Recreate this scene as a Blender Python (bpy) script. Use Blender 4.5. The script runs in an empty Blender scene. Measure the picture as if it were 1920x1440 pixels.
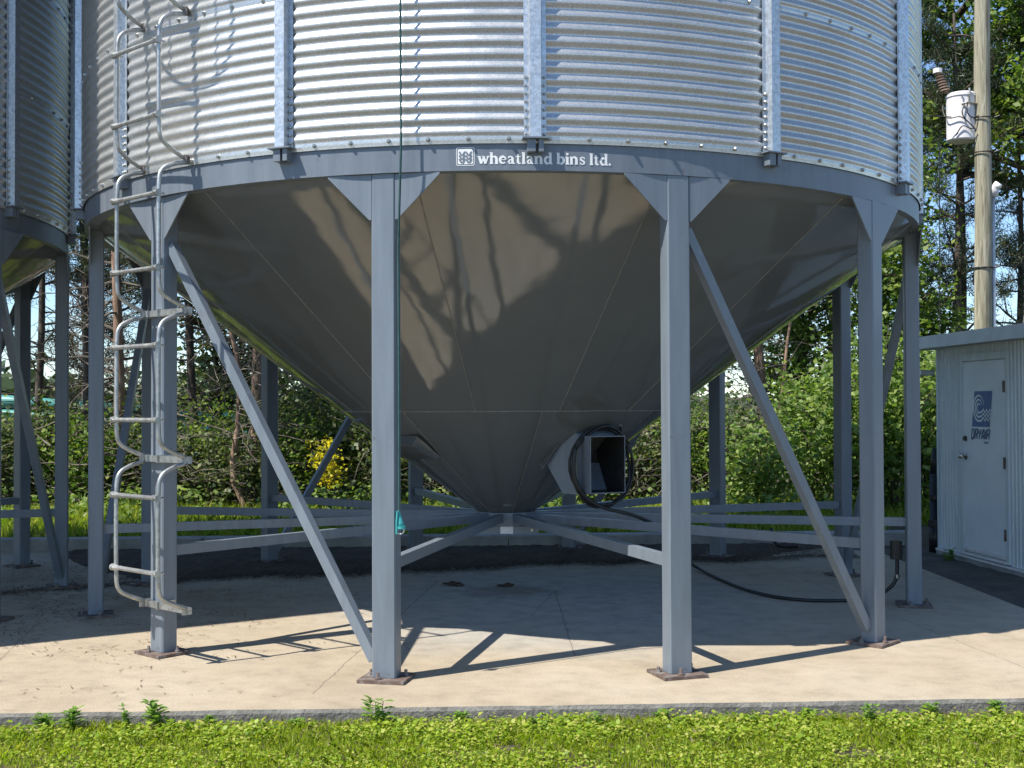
import bpy, math, random
import numpy as np
from mathutils import Vector, Matrix
D = bpy.data; S = bpy.context.scene; COL = S.collection
R_ = math.radians
# ------------------------------------------------------------------ camera
cam = D.cameras.new('camera'); co = D.objects.new('camera', cam); COL.objects.link(co); S.camera = co
cam.sensor_width = 36; cam.lens = 2276.37 * 36 / 1920; cam.clip_end = 3000; cam.clip_start = .05
yaw, pit, rol = -0.00115, 0.018783, -0.003788
F = Vector((math.sin(yaw)*math.cos(pit), math.cos(yaw)*math.cos(pit), math.sin(pit)))
X0 = Vector((math.cos(yaw), -math.sin(yaw), 0)); U0 = X0.cross(F)
Rt = X0*math.cos(rol) + U0*math.sin(rol); Up = -X0*math.sin(rol) + U0*math.cos(rol)
co.matrix_world = Matrix(((Rt.x, Up.x, -F.x, .0565), (Rt.y, Up.y, -F.y, -9.2537), (Rt.z, Up.z, -F.z, 1.4207), (0, 0, 0, 1)))
# ------------------------------------------------------------------ sky, sun, exposure
TOSUN = Vector((-.475, -.308, .825)).normalized()
EL = math.asin(TOSUN.z); AZ = math.atan2(TOSUN.x, TOSUN.y)
W = D.worlds.new('World'); S.world = W; W.use_nodes = True
nt = W.node_tree; bg = nt.nodes['Background']
sky = nt.nodes.new('ShaderNodeTexSky'); sky.sky_type = 'NISHITA'; sky.sun_disc = False
sky.sun_elevation = EL; sky.sun_rotation = AZ; sky.altitude = 1200; sky.air_density = 1.0; sky.dust_density = .1; sky.ozone_density = 3.0
tint = nt.nodes.new('ShaderNodeMix'); tint.data_type = 'RGBA'; tint.blend_type = 'MULTIPLY'; tint.inputs[0].default_value = 1; tint.inputs[7].default_value = (.92, .98, 1.02, 1)
nt.links.new(sky.outputs[0], tint.inputs[6]); nt.links.new(tint.outputs[2], bg.inputs[0]); bg.inputs[1].default_value = .14
sl = D.lights.new('sun', 'SUN'); sl.energy = 5.0; sl.angle = R_(.53); sl.color = (1, .95, .86)
so = D.objects.new('sun', sl); COL.objects.link(so); so.rotation_euler = (-TOSUN).to_track_quat('-Z', 'Y').to_euler(); so.location = TOSUN*40
S.view_settings.view_transform = 'Standard'; S.view_settings.look = 'None'; S.view_settings.gamma = 1
S.view_settings.exposure = .45
S.render.engine = 'CYCLES'
S.cycles.max_bounces = 7; S.cycles.diffuse_bounces = 2; S.cycles.glossy_bounces = 4; S.cycles.transmission_bounces = 3

# ------------------------------------------------------------------ materials
def mat(name):
    m = D.materials.new(name); m.use_nodes = True
    return m, m.node_tree, m.node_tree.nodes['Principled BSDF']
def N(t, kind, **kw):
    n = t.nodes.new('ShaderNode' + kind)
    for k, v in kw.items(): setattr(n, k, v)
    return n
def noise(t, scale, detail=5, vec=None, rough=.6, dist=0):
    n = N(t, 'TexNoise'); n.inputs['Scale'].default_value = scale; n.inputs['Detail'].default_value = detail
    n.inputs['Roughness'].default_value = rough; n.inputs['Distortion'].default_value = dist
    if vec is not None: t.links.new(vec, n.inputs['Vector'])
    return n.outputs['Fac']
def coord(t, scale=None, kind='Object'):
    c = N(t, 'TexCoord').outputs[kind]
    if scale:
        mp = N(t, 'Mapping'); mp.inputs['Scale'].default_value = scale; t.links.new(c, mp.inputs['Vector']); c = mp.outputs[0]
    return c
def ramp(t, fac, stops):
    r = N(t, 'ValToRGB'); e = r.color_ramp.elements
    while len(e) < len(stops): e.new(.5)
    for i, (p, c) in enumerate(stops):
        e[i].position = p; e[i].color = (c if len(c) == 4 else (*c, 1)) if not isinstance(c, (int, float)) else (c, c, c, 1)
    t.links.new(fac, r.inputs[0]); return r.outputs[0]
def mix(t, fac, a, b, mode='MIX'):
    m = N(t, 'Mix', data_type='RGBA', blend_type=mode)
    for i, v in ((0, fac), (6, a), (7, b)):
        if hasattr(v, 'node'): t.links.new(v, m.inputs[i])
        else: m.inputs[i].default_value = v if isinstance(v, (int, float)) else (*v, 1)
    return m.outputs[2]
def mth(t, op, a, b=None, c=None):
    m = N(t, 'Math', operation=op)
    for i, v in enumerate((a, b, c)):
        if v is None: continue
        if hasattr(v, 'node'): t.links.new(v, m.inputs[i])
        else: m.inputs[i].default_value = v
    return m.outputs[0]
def bump(t, b, h, strength, dist):
    n = N(t, 'Bump'); n.inputs['Strength'].default_value = strength; n.inputs['Distance'].default_value = dist
    t.links.new(h, n.inputs['Height']); t.links.new(n.outputs[0], b.inputs['Normal'])
def simple(name, col, rough=.6, metal=0, var=.25, vscale=6, coat=0, bmp=0):
    m, t, b = mat(name); c = coord(t)
    f = noise(t, vscale, 6, c)
    lo = tuple(x*(1-var) for x in col); hi = tuple(min(1, x*(1+var)) for x in col)
    t.links.new(ramp(t, f, [(.3, lo), (.7, hi)]), b.inputs['Base Color'])
    b.inputs['Roughness'].default_value = rough; b.inputs['Metallic'].default_value = metal
    b.inputs['Coat Weight'].default_value = coat
    if bmp: bump(t, b, noise(t, vscale*8, 4, c), bmp, .005)
    return m
def paint(name, col, streak=(.85, 1.1), rough=.38, rust=True, coat=0., coat_ior=1.5, coat_rough=.05):
    m, t, b = mat(name)
    c1 = coord(t, (7, 7, .7)); c2 = coord(t)
    f = noise(t, 2.5, 5, c1)
    base = ramp(t, f, [(.3, tuple(x*streak[0] for x in col)), (.7, tuple(x*streak[1] for x in col))])
    f2 = noise(t, 22, 5, c2)
    base = mix(t, ramp(t, f2, [(.66, 0), (.72, .5)]), base, tuple(min(1, x*1.35+.03) for x in col))
    if rust:
        f3 = noise(t, 9, 8, c2, .7)
        base = mix(t, ramp(t, f3, [(.665, 0), (.73, .75)]), base, (.11, .07, .05))
    t.links.new(base, b.inputs['Base Color'])
    t.links.new(ramp(t, f, [(.3, rough*.85), (.7, rough*1.2)]), b.inputs['Roughness'])
    b.inputs['Coat Weight'].default_value = coat; b.inputs['Coat IOR'].default_value = coat_ior; b.inputs['Coat Roughness'].default_value = coat_rough
    bump(t, b, noise(t, 14, 3, c2), .04, .01)
    return m
M = {}
M['paint'] = paint('grey_blue_paint', (.180, .212, .250))
M['ring'] = paint('ring_paint', (.166, .194, .230), streak=(.85, 1.12))
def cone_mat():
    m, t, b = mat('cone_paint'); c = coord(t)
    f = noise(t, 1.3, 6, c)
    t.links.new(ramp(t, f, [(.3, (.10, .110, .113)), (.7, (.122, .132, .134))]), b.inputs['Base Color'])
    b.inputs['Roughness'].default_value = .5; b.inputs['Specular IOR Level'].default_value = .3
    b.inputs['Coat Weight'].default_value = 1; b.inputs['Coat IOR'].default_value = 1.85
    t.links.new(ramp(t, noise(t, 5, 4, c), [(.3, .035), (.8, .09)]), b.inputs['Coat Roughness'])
    n = N(t, 'Bump'); n.inputs['Strength'].default_value = .10; n.inputs['Distance'].default_value = .05
    t.links.new(noise(t, 2.2, 2, c), n.inputs['Height'])
    n2 = N(t, 'Bump'); n2.inputs['Strength'].default_value = .05; n2.inputs['Distance'].default_value = .002
    t.links.new(noise(t, 120, 2, c), n2.inputs['Height']); t.links.new(n.outputs[0], n2.inputs['Normal'])
    t.links.new(n2.outputs[0], b.inputs['Normal']); t.links.new(n2.outputs[0], b.inputs['Coat Normal'])
    return m
M['cone'] = cone_mat()
M['weld'] = simple('weld_bead', (.20, .20, .19), .5, 0, .3, 30)
def galv(name, base, rough, spang, streaks=True, metal=.75):
    m, t, b = mat(name); c = coord(t)
    v = N(t, 'TexVoronoi'); v.inputs['Scale'].default_value = spang; t.links.new(c, v.inputs['Vector'])
    sp = N(t, 'SeparateColor'); t.links.new(v.outputs['Color'], sp.inputs[0])
    f = mth(t, 'ADD', mth(t, 'MULTIPLY', sp.outputs[0], .5), mth(t, 'MULTIPLY', noise(t, 2.2, 6, coord(t, (1, 1, .35))), .5))
    col = ramp(t, f, [(.2, tuple(x*.78 for x in base)), (.75, tuple(min(1, x*1.14) for x in base))])
    if streaks:
        g = noise(t, 4, 8, coord(t, (1, 1, .25)), .7)
        col = mix(t, ramp(t, g, [(.6, 0), (.8, .35)]), col, (.42, .37, .31))
    oi = N(t, 'ObjectInfo'); col = mix(t, 1, col, ramp(t, oi.outputs['Random'], [(0, .86), (1, 1.06)]), 'MULTIPLY')
    t.links.new(col, b.inputs['Base Color'])
    b.inputs['Metallic'].default_value = metal
    t.links.new(ramp(t, noise(t, 9, 5, c), [(.3, rough*.85), (.75, rough*1.25)]), b.inputs['Roughness'])
    bump(t, b, noise(t, 30, 2, c), .015, .003)
    return m
M['sheet'] = galv('corrugated_galvanised', (.63, .635, .62), .33, 220, True, .66)
M['stiff'] = galv('spangled_galvanised', (.62, .66, .70), .42, 70, False)
M['bolt'] = simple('bolt_zinc', (.45, .45, .43), .35, .9, .2, 40)
M['tube'] = galv('ladder_galvanised', (.48, .49, .48), .45, 40, False)
def rusty():
    m, t, b = mat('rusty_plate'); c = coord(t); f = noise(t, 14, 8, c, .7)
    t.links.new(ramp(t, f, [(.3, (.075, .05, .042)), (.5, (.15, .105, .085)), (.6, (.22, .2, .19)), (.75, (.42, .40, .38))]), b.inputs['Base Color'])
    b.inputs['Roughness'].default_value = .8; bump(t, b, noise(t, 60, 6, c), .3, .004); return m
M['rust'] = rusty()
M['white'] = simple('white_paint', (.82, .79, .79), .5, 0, .06, 9)
M['letter'] = simple('white_vinyl', (.82, .82, .82), .45, 0, .05, 20)
def shedm():
    m, t, b = mat('shed_cladding'); c = coord(t, (4, 4, .5)); f = noise(t, 3, 6, c)
    col = ramp(t, f, [(.3, (.60, .67, .68)), (.7, (.74, .79, .80))])
    col = mix(t, ramp(t, noise(t, 7, 8, coord(t), .75), [(.62, 0), (.8, .45)]), col, (.25, .26, .22))
    t.links.new(col, b.inputs['Base Color']); b.inputs['Roughness'].default_value = .45; return m
M['shed'] = shedm()
M['door'] = simple('white_door', (.80, .85, .88), .45, 0, .07, 3)
M['fascia'] = simple('roof_flashing', (.66, .72, .76), .4, .1, .1, 4)
M['blue'] = simple('blue_print', (.085, .14, .34), .5, 0, .15, 12)
M['dblue'] = simple('grey_blue_print', (.10, .14, .25), .5, 0, .15, 12)
M['chrome'] = simple('knob_metal', (.6, .58, .55), .2, 1, .1, 20)
M['dark'] = simple('dark_metal_and_duct_shade', (.035, .035, .035), .5, .3, .3, 20)  # real dark metal parts, plus the painted shade inside the duct
M['black'] = simple('black_rubber', (.018, .019, .021), .42, 0, .3, 14)
M['rope'] = simple('dark_green_rope', (.03, .085, .085), .8, 0, .3, 60)
M['teal'] = simple('teal_plastic', (.05, .36, .36), .4, 0, .15, 20)
M['augerteal'] = simple('teal_steel_paint', (.09, .33, .29), .4, 0, .25, 5)
M['insul'] = simple('brown_ceramic', (.22, .15, .11), .3, 0, .2, 9)
M['pipe'] = simple('grey_conduit', (.62, .63, .63), .4, .4, .15, 9)
def wood():
    m, t, b = mat('weathered_pole'); c = coord(t, (9, 9, .55)); f = noise(t, 2.2, 8, c, .65, 1.2)
    col = ramp(t, f, [(.3, (.13, .115, .075)), (.42, (.27, .25, .175)), (.55, (.38, .355, .26)), (.68, (.56, .53, .43))])
    g = noise(t, 30, 3, coord(t, (1, 1, .04))); col = mix(t, ramp(t, g, [(.58, 0), (.66, .6)]), col, (.07, .055, .04))
    t.links.new(col, b.inputs['Base Color']); b.inputs['Roughness'].default_value = .9; bump(t, b, f, .6, .02); return m
M['wood'] = wood()
def bark(name, cols, sc=9):
    m, t, b = mat(name); c = coord(t, (1, 1, .35)); f = noise(t, sc, 8, c, .7, .6)
    t.links.new(ramp(t, f, [(.3, cols[0]), (.52, cols[1]), (.72, cols[2])]), b.inputs['Base Color'])
    b.inputs['Roughness'].default_value = .95; bump(t, b, f, .8, .03); return m
M['pinkbark'] = bark('flaky_pink_bark', ((.10, .06, .045), (.34, .22, .16), (.52, .38, .30)))
M['darkbark'] = bark('dark_bark', ((.035, .028, .022), (.10, .08, .065), (.2, .165, .14)))
M['twig'] = bark('grey_twig', ((.07, .058, .048), (.17, .145, .12), (.31, .27, .23)), 5)
def leaf(name, cols, trans=.35, rough=.45):
    m, t, b = mat(name); g = N(t, 'NewGeometry')
    col = ramp(t, g.outputs['Random Per Island'], [(i/(len(cols)-1), c) for i, c in enumerate(cols)])
    t.links.new(col, b.inputs['Base Color']); b.inputs['Roughness'].default_value = rough; b.inputs['Specular IOR Level'].default_value = .35
    tr = N(t, 'BsdfTranslucent'); br = mix(t, 1, col, (1.25, 1.35, .6), 'MULTIPLY'); t.links.new(br, tr.inputs[0])
    mx = N(t, 'MixShader'); mx.inputs[0].default_value = trans
    t.links.new(b.outputs[0], mx.inputs[1]); t.links.new(tr.outputs[0], mx.inputs[2])
    t.links.new(mx.outputs[0], t.nodes['Material Output'].inputs[0]); return m
M['needle'] = leaf('pine_needles', [(.03, .055, .028), (.055, .085, .036), (.10, .11, .05)], .2)
M['needle_dry'] = leaf('dry_pine_needles', [(.05, .055, .025), (.10, .085, .035), (.16, .11, .05)], .2)
M['leafmid'] = leaf('deciduous_leaves', [(.06, .13, .025), (.12, .21, .038), (.19, .28, .055), (.31, .37, .10)], .45)
M['leafbright'] = leaf('bright_bush_leaves', [(.085, .16, .035), (.16, .255, .06), (.235, .34, .085), (.36, .44, .15)], .45)
M['leafhedge'] = leaf('hedge_leaves', [(.03, .06, .024), (.075, .12, .04), (.14, .18, .06), (.24, .26, .11)], .3)
M['yellow'] = leaf('yellow_leaves', [(.68, .55, .02), (.78, .66, .04), (.5, .52, .06)], .4)
M['grass'] = leaf('lawn_grass', [(.17, .26, .014), (.28, .39, .02), (.38, .47, .035), (.50, .50, .10)], .5, .5)
M['grassback'] = leaf('long_grass', [(.17, .28, .022), (.26, .38, .035), (.35, .43, .05), (.46, .45, .13)], .45, .5)
M['clover'] = leaf('clover_leaves', [(.14, .24, .02), (.25, .37, .028), (.38, .48, .05), (.52, .49, .13)], .4, .5)
M['weed'] = leaf('weed_leaves', [(.13, .25, .045), (.20, .33, .06), (.27, .39, .08)], .35)
M['litter'] = leaf('dry_litter', [(.045, .032, .022), (.10, .07, .045), (.19, .14, .09)], .05, .9)
M['straw'] = leaf('pale_straw', [(.2, .15, .09), (.32, .26, .17)], .1, .9)
def seg_line(t, px, py, a, b_, w):
    ax, ay = a; dx, dy = b_[0]-ax, b_[1]-ay; L2 = dx*dx+dy*dy
    qx = mth(t, 'SUBTRACT', px, ax); qy = mth(t, 'SUBTRACT', py, ay)
    h = mth(t, 'DIVIDE', mth(t, 'ADD', mth(t, 'MULTIPLY', qx, dx), mth(t, 'MULTIPLY', qy, dy)), L2)
    h = mth(t, 'MINIMUM', mth(t, 'MAXIMUM', h, 0), 1)
    ex = mth(t, 'SUBTRACT', qx, mth(t, 'MULTIPLY', h, dx)); ey = mth(t, 'SUBTRACT', qy, mth(t, 'MULTIPLY', h, dy))
    d = mth(t, 'SQRT', mth(t, 'ADD', mth(t, 'MULTIPLY', ex, ex), mth(t, 'MULTIPLY', ey, ey)))
    return mth(t, 'LESS_THAN', d, w)
def concrete():
    m, t, b = mat('pad_concrete'); c = coord(t)
    f = noise(t, .7, 7, c, .6); f2 = noise(t, 6, 8, c, .65); f3 = noise(t, 110, 3, c)
    col = ramp(t, f, [(.3, (.375, .305, .215)), (.5, (.455, .378, .275)), (.7, (.51, .44, .34))])
    col = mix(t, .5, col, ramp(t, f2, [(.25, .5), (.5, .95), (.8, 1.25)]), 'MULTIPLY')
    col = mix(t, .7, col, ramp(t, f3, [(.3, .72), (.6, 1.1)]), 'MULTIPLY')
    spo = noise(t, 3.5, 9, c, .75); col = mix(t, ramp(t, spo, [(.60, 0), (.78, .5)]), col, (.58, .53, .45))
    dk = noise(t, 2.4, 9, c, .78); col = mix(t, ramp(t, dk, [(.60, 0), (.74, .45)]), col, (.20, .16, .115))
    sx = N(t, 'SeparateXYZ'); t.links.new(c, sx.inputs[0])
    # fine dark needles / stains crowding the left part of the slab
    lf = mth(t, 'MULTIPLY', mth(t, 'SUBTRACT', -1.6, sx.outputs[0]), .7); lf = mth(t, 'MINIMUM', mth(t, 'MAXIMUM', lf, 0), 1)
    sp = noise(t, 12, 9, coord(t, (.6, 2.2, 1)), .8, .8)
    col = mix(t, mth(t, 'MULTIPLY', lf, ramp(t, sp, [(.56, 0), (.66, .8)])), col, (.10, .075, .055))
    ce = mth(t, 'ADD', mth(t, 'POWER', mth(t, 'MULTIPLY', mth(t, 'SUBTRACT', sx.outputs[0], .4), .5), 2), mth(t, 'POWER', mth(t, 'MULTIPLY', mth(t, 'ADD', sx.outputs[1], .3), .45), 2))
    ce = mth(t, 'ADD', ce, mth(t, 'MULTIPLY', mth(t, 'SUBTRACT', f, .5), 1.6))
    col = mix(t, ramp(t, ce, [(.15, .75), (.95, 0)]), col, mix(t, 1, ramp(t, f2, [(.25, .62), (.55, 1.0), (.8, 1.18)]), (.43, .425, .40), 'MULTIPLY'))
    # damp patch under the outlet
    q = mth(t, 'ADD', mth(t, 'POWER', mth(t, 'MULTIPLY', mth(t, 'SUBTRACT', sx.outputs[0], .0), 2.0), 2), mth(t, 'POWER', mth(t, 'MULTIPLY', mth(t, 'SUBTRACT', sx.outputs[1], .13), 2.3), 2))
    q = mth(t, 'SUBTRACT', mth(t, 'ADD', q, mth(t, 'MULTIPLY', f2, 1.3)), .6)
    col = mix(t, ramp(t, q, [(.1, .6), (.9, 0)]), col, (.17, .14, .095))
    wob = mth(t, 'MULTIPLY', mth(t, 'SUBTRACT', noise(t, 5, 6, c), .5), .05)
    px = mth(t, 'ADD', sx.outputs[0], wob); py = sx.outputs[1]
    for a, b2, w in [((.37, .14), (.40, -2.3), .004), ((-.57, .67), (-.95, -3.2), .004), ((.37, .14), (.17, -1.0), .003), ((-3.1, -1.2), (-2.6, -3.6), .003), ((2.2, 2.6), (2.9, -3.4), .003)]:
        col = mix(t, mth(t, 'MULTIPLY', seg_line(t, px, py, a, b2, w), .6), col, (.12, .10, .08))
    t.links.new(col, b.inputs['Base Color']); b.inputs['Roughness'].default_value = .88
    hh = mth(t, 'ADD', f3, mth(t, 'MULTIPLY', f2, .8)); bump(t, b, hh, .35, .006)
    return m
M['concrete'] = concrete()
def padside():
    m, t, b = mat('slab_edge_concrete'); c = coord(t)
    f = noise(t, 9, 9, c, .75); f2 = noise(t, 55, 4, c)
    col = ramp(t, f, [(.3, (.10, .095, .085)), (.5, (.20, .19, .17)), (.7, (.33, .31, .27))])
    col = mix(t, ramp(t, f2, [(.62, 0), (.70, .6)]), col, (.04, .038, .03))
    t.links.new(col, b.inputs['Base Color']); b.inputs['Roughness'].default_value = .95; bump(t, b, mth(t, 'ADD', f, f2), .8, .015); return m
M['padside'] = padside()
M['kerb'] = simple('kerb_concrete', (.34, .34, .33), .8, 0, .25, 5, 0, .3)
def soilmat(name, a, b_, c_):
    m, t, b = mat(name); c = coord(t); f = noise(t, 3, 9, c, .75); f2 = noise(t, 40, 5, c)
    col = ramp(t, f, [(.3, a), (.5, b_), (.7, c_)]); col = mix(t, .5, col, ramp(t, f2, [(.3, .55), (.7, 1.3)]), 'MULTIPLY')
    t.links.new(col, b.inputs['Base Color']); b.inputs['Roughness'].default_value = 1; bump(t, b, f2, .9, .02); return m
M['ground'] = soilmat('grassy_soil', (.055, .045, .03), (.10, .078, .05), (.15, .12, .075))
M['soil'] = soilmat('dark_gravel_soil', (.07, .062, .05), (.115, .10, .082), (.17, .155, .125))
M['dirt'] = soilmat('needle_litter', (.045, .032, .022), (.085, .062, .043), (.14, .105, .072))
M['gravel'] = soilmat('pale_gravel', (.13, .112, .09), (.17, .15, .125), (.22, .195, .165))
M['field'] = simple('green_field', (.16, .25, .05), .9, 0, .2, .05)
M['distant'] = leaf('distant_leaves', [(.035, .065, .03), (.06, .09, .035), (.085, .115, .05)], .2)

# ------------------------------------------------------------------ mesh helpers
class MB:
    def __init__(s): s.v = []; s.f = []
    def add(s, v, f):
        o = len(s.v); s.v += [tuple(x) for x in v]; s.f += [tuple(i+o for i in q) for q in f]; return s
    def box(s, lo, hi):
        (a, b, c), (x, y, z) = lo, hi
        return s.add([(a,b,c),(x,b,c),(x,y,c),(a,y,c),(a,b,z),(x,b,z),(x,y,z),(a,y,z)],
                     [(3,2,1,0),(4,5,6,7),(0,1,5,4),(1,2,6,5),(2,3,7,6),(3,0,4,7)])
    def bbox(s, lo, hi, e=.004):                       # box with chamfered vertical edges
        (a, b, c), (x, y, z) = lo, hi
        p = [(a+e,b),(x-e,b),(x,b+e),(x,y-e),(x-e,y),(a+e,y),(a,y-e),(a,b+e)]
        return s.prism([(q[0], q[1]) for q in p], c, z)
    def prism(s, poly, z0, z1, fn=lambda x, y, z: (x, y, z)):
        n = len(poly)
        v = [fn(x, y, z0) for x, y in poly] + [fn(x, y, z1) for x, y in poly]
        return s.add(v, [tuple(range(n-1, -1, -1)), tuple(range(n, 2*n))] + [(i, (i+1) % n, n+(i+1) % n, n+i) for i in range(n)])
    def beam(s, a, b, w, h, up=(0, 0, 1)):             # rectangular bar a->b
        a, b = Vector(a), Vector(b); d = (b-a).normalized(); sd = d.cross(Vector(up)).normalized(); u = sd.cross(d)
        v = []
        for p in (a, b):
            for i, j in ((-1,-1),(1,-1),(1,1),(-1,1)): v.append(p + sd*(i*w/2) + u*(j*h/2))
        return s.add(v, [(3,2,1,0),(4,5,6,7),(0,1,5,4),(1,2,6,5),(2,3,7,6),(3,0,4,7)])
    def tube(s, pts, rad, n=8, closed=False):
        P = [Vector(p) for p in pts]; k = len(P)
        if isinstance(rad, (int, float)): rad = [rad]*k
        vs = []; ref = None
        for i in range(k):
            d = (P[(i+1) % k]-P[i-1]) if closed else (P[min(i+1, k-1)]-P[max(i-1, 0)])
            d = d.normalized() if d.length > 1e-9 else Vector((0, 0, 1))
            if ref is None: ref = Vector((0, 0, 1)) if abs(d.z) < .9 else Vector((1, 0, 0))
            sd = d.cross(ref).normalized(); ref = sd.cross(d)
            for j in range(n):
                a = 2*math.pi*j/n; vs.append(P[i] + (sd*math.cos(a)+ref*math.sin(a))*rad[i])
        fs = [(i*n+j, i*n+(j+1) % n, (i+1)*n+(j+1) % n, (i+1)*n+j) for i in range(k-1) for j in range(n)]
        if closed: fs += [((k-1)*n+j, (k-1)*n+(j+1) % n, (j+1) % n, j) for j in range(n)]
        else: fs += [tuple(range(n-1, -1, -1)), tuple((k-1)*n+j for j in range(n))]
        return s.add(vs, fs)
    def lathe(s, prof, n, a0=0, a1=360, close=False, c=(0, 0)):      # prof: (r, z)
        m = len(prof); full = abs(a1-a0-360) < 1e-6; k = n if full else n+1
        vs = []
        for i in range(k):
            a = R_(a0+(a1-a0)*i/n)
            for r, z in prof: vs.append((c[0]+r*math.sin(a), c[1]-r*math.cos(a), z))
        fs = []
        for i in range(n):
            i2 = (i+1) % k
            for j in range(m if close else m-1):
                j2 = (j+1) % m; fs.append((i*m+j, i2*m+j, i2*m+j2, i*m+j2))
        return s.add(vs, fs)
    def mesh(s, name, m, smooth=False):
        me = D.meshes.new(name); me.from_pydata(s.v, [], s.f); me.materials.append(m)
        if smooth: me.polygons.foreach_set('use_smooth', [True]*len(me.polygons))
        me.update(); return me
    def obj(s, name, m, parent=None, smooth=False): return link(name, s.mesh(name, m, smooth), parent)
def link(name, me, parent=None):
    o = D.objects.new(name, me); COL.objects.link(o)
    if parent is not None: o.parent = parent
    return o
def tag(o, label=None, cat=None, group=None, kind=None):
    for k, v in (('label', label), ('category', cat), ('group', group), ('kind', kind)):
        if v: o[k] = v
    return o
def empty(name, loc=(0, 0, 0), rz=0):
    o = D.objects.new(name, None); COL.objects.link(o); o.location = loc; o.rotation_euler = (0, 0, rz); o.empty_display_size = .2; return o
def npmesh(name, V, Fc, m):                            # V (n,3), Fc (k,c) numpy
    me = D.meshes.new(name); n, k, c = len(V), len(Fc), Fc.shape[1]
    me.vertices.add(n); me.vertices.foreach_set('co', V.astype(np.float32).ravel())
    me.loops.add(k*c); me.loops.foreach_set('vertex_index', Fc.astype(np.int32).ravel())
    me.polygons.add(k); me.polygons.foreach_set('loop_start', np.arange(0, k*c, c, dtype=np.int32))
    me.materials.append(m); me.update(calc_edges=True); return me
def unit(a): return a/np.maximum(np.linalg.norm(a, axis=-1, keepdims=True), 1e-9)
def leaves(rng, C, size, up=.25, wid=.36, fold=.12, out=None):
    n = len(C); d = rng.normal(size=(n, 3)); d[:, 2] = d[:, 2]*.6+up*rng.normal(1, .6, n)*.5
    if out is not None: d += out
    d = unit(d); nn = unit(rng.normal(size=(n, 3))+np.array([-.5, -.35, 1.3])); w = unit(np.cross(d, nn)); nn = np.cross(w, d)
    s = (size*rng.uniform(.55, 1.25, n))[:, None]
    V = np.stack([C, C+d*s*.5+w*s*wid+nn*s*fold, C+d*s, C+d*s*.5-w*s*wid+nn*s*fold], 1).reshape(-1, 3)
    return V, np.arange(4*n).reshape(n, 4)
def leaves6(rng, C, size, up=.25, wid=.4, tilt=1.3):
    n = len(C); d = rng.normal(size=(n, 3)); d[:, 2] = d[:, 2]*.35+up; d = unit(d)
    nn = unit(rng.normal(size=(n, 3))*.6+np.array([-.2, -.3, tilt])); w = unit(np.cross(d, nn)); nn = np.cross(w, d)
    s = (size*rng.uniform(.5, 1.3, n))[:, None]
    pr_ = [(0, 0, 0), (.22, .75, .05), (.62, .9, .07), (1, .12, -.06), (.62, -.9, .07), (.22, -.75, .05)]
    V = np.stack([C+d*s*a+w*s*wid*b+nn*s*c for a, b, c in pr_], 1).reshape(-1, 3)
    return V, np.arange(6*n).reshape(n, 6)
def blades(rng, B, h, w, lean=.35):                    # grass: one bent strip per blade
    n = len(B); a = rng.uniform(0, 2*np.pi, n); sd = np.stack([np.cos(a), np.sin(a), 0*a], 1)
    l = rng.normal(size=(n, 2))*lean; hh = (h*rng.uniform(.5, 1.3, n))[:, None]
    lv = np.concatenate([l, np.zeros((n, 1))], 1)
    up = np.array([0, 0, 1.])
    m = B+hh*(up*.55+lv*.3); t = B+hh*(up*(1-.35*np.linalg.norm(lv, axis=1, keepdims=True).clip(0, 1))+lv)
    ww = (w*rng.uniform(.6, 1.3, n))[:, None]
    V = np.stack([B-sd*ww/2, B+sd*ww/2, m+sd*ww*.42, t, m-sd*ww*.42], 1).reshape(-1, 3)
    return V, np.arange(5*n).reshape(n, 5)

# ------------------------------------------------------------------ ground and slab
def gz(x, y):
    def ss(a, b, v): v = min(1, max(0, (v-a)/(b-a))); return v*v*(3-2*v)
    z = -.058+.028*ss(-3, 1, y)
    z += .05*ss(3.0, 3.5, y)
    d = math.hypot(x, y)
    z += .028*math.sin(x*1.7+y*.6)*ss(4, 6, abs(y)) if d < 60 else 0
    if y > 40: z += -1.2*ss(40, 140, y) + 9*ss(220, 900, y)
    return z
xs = sorted(set([-1500, -900, -500, -300, -180, -110, -70, -45, -30, -20] + [i*.5 for i in range(-30, 31)] + [20, 30, 45, 70, 110, 180, 300, 500, 900, 1500]))
ys = sorted(set([-300, -150, -80, -45, -30, -20, -15] + [i*.5 for i in range(-24, 41)] + [3.1, 3.2, 3.3, 3.4, 24, 30, 40, 55, 75, 100, 140, 180, 220, 300, 420, 600, 900, 1500]))
g = MB(); nx = len(xs)
g.add([(x, y, gz(x, y)) for y in ys for x in xs], [(j*nx+i, j*nx+i+1, (j+1)*nx+i+1, (j+1)*nx+i) for j in range(len(ys)-1) for i in range(nx-1)])
tag(g.obj('ground', M['ground'], smooth=True), kind='structure')
fe = lambda x: -3.46 + .047*x                        # front edge of the slab
be = lambda x: 3.02 + .045*x                         # back edge
rng = random.Random(3)
pad = MB(); fr = []
x = -13.0
while x < 3.62:
    fr.append((x, fe(x)+rng.uniform(-.008, .008))); x += rng.uniform(.12, .3)
fr.append((3.62, fe(3.62)))
poly = fr + [(3.60, 2.55), (2.9, be(2.9)), (-13, be(-13))]
n = len(poly)
top = [(x, y, 0) for x, y in poly]; ch = [(x, y-(.012 if i < len(fr) else 0), -.014-rng.uniform(0, .006)) for i, (x, y) in enumerate(poly)]
pad.add(top, [tuple(range(n))])
po = pad.obj('concrete_pad', M['concrete']); tag(po, kind='structure')
pe = MB(); k = len(poly)
pe.add(top + ch + [(x, y-.014, -.32) for x, y in poly], [(a*k+(i+1) % k, a*k+i, (a+1)*k+i, (a+1)*k+(i+1) % k) for i in range(k) for a in (0, 1)])
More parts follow.
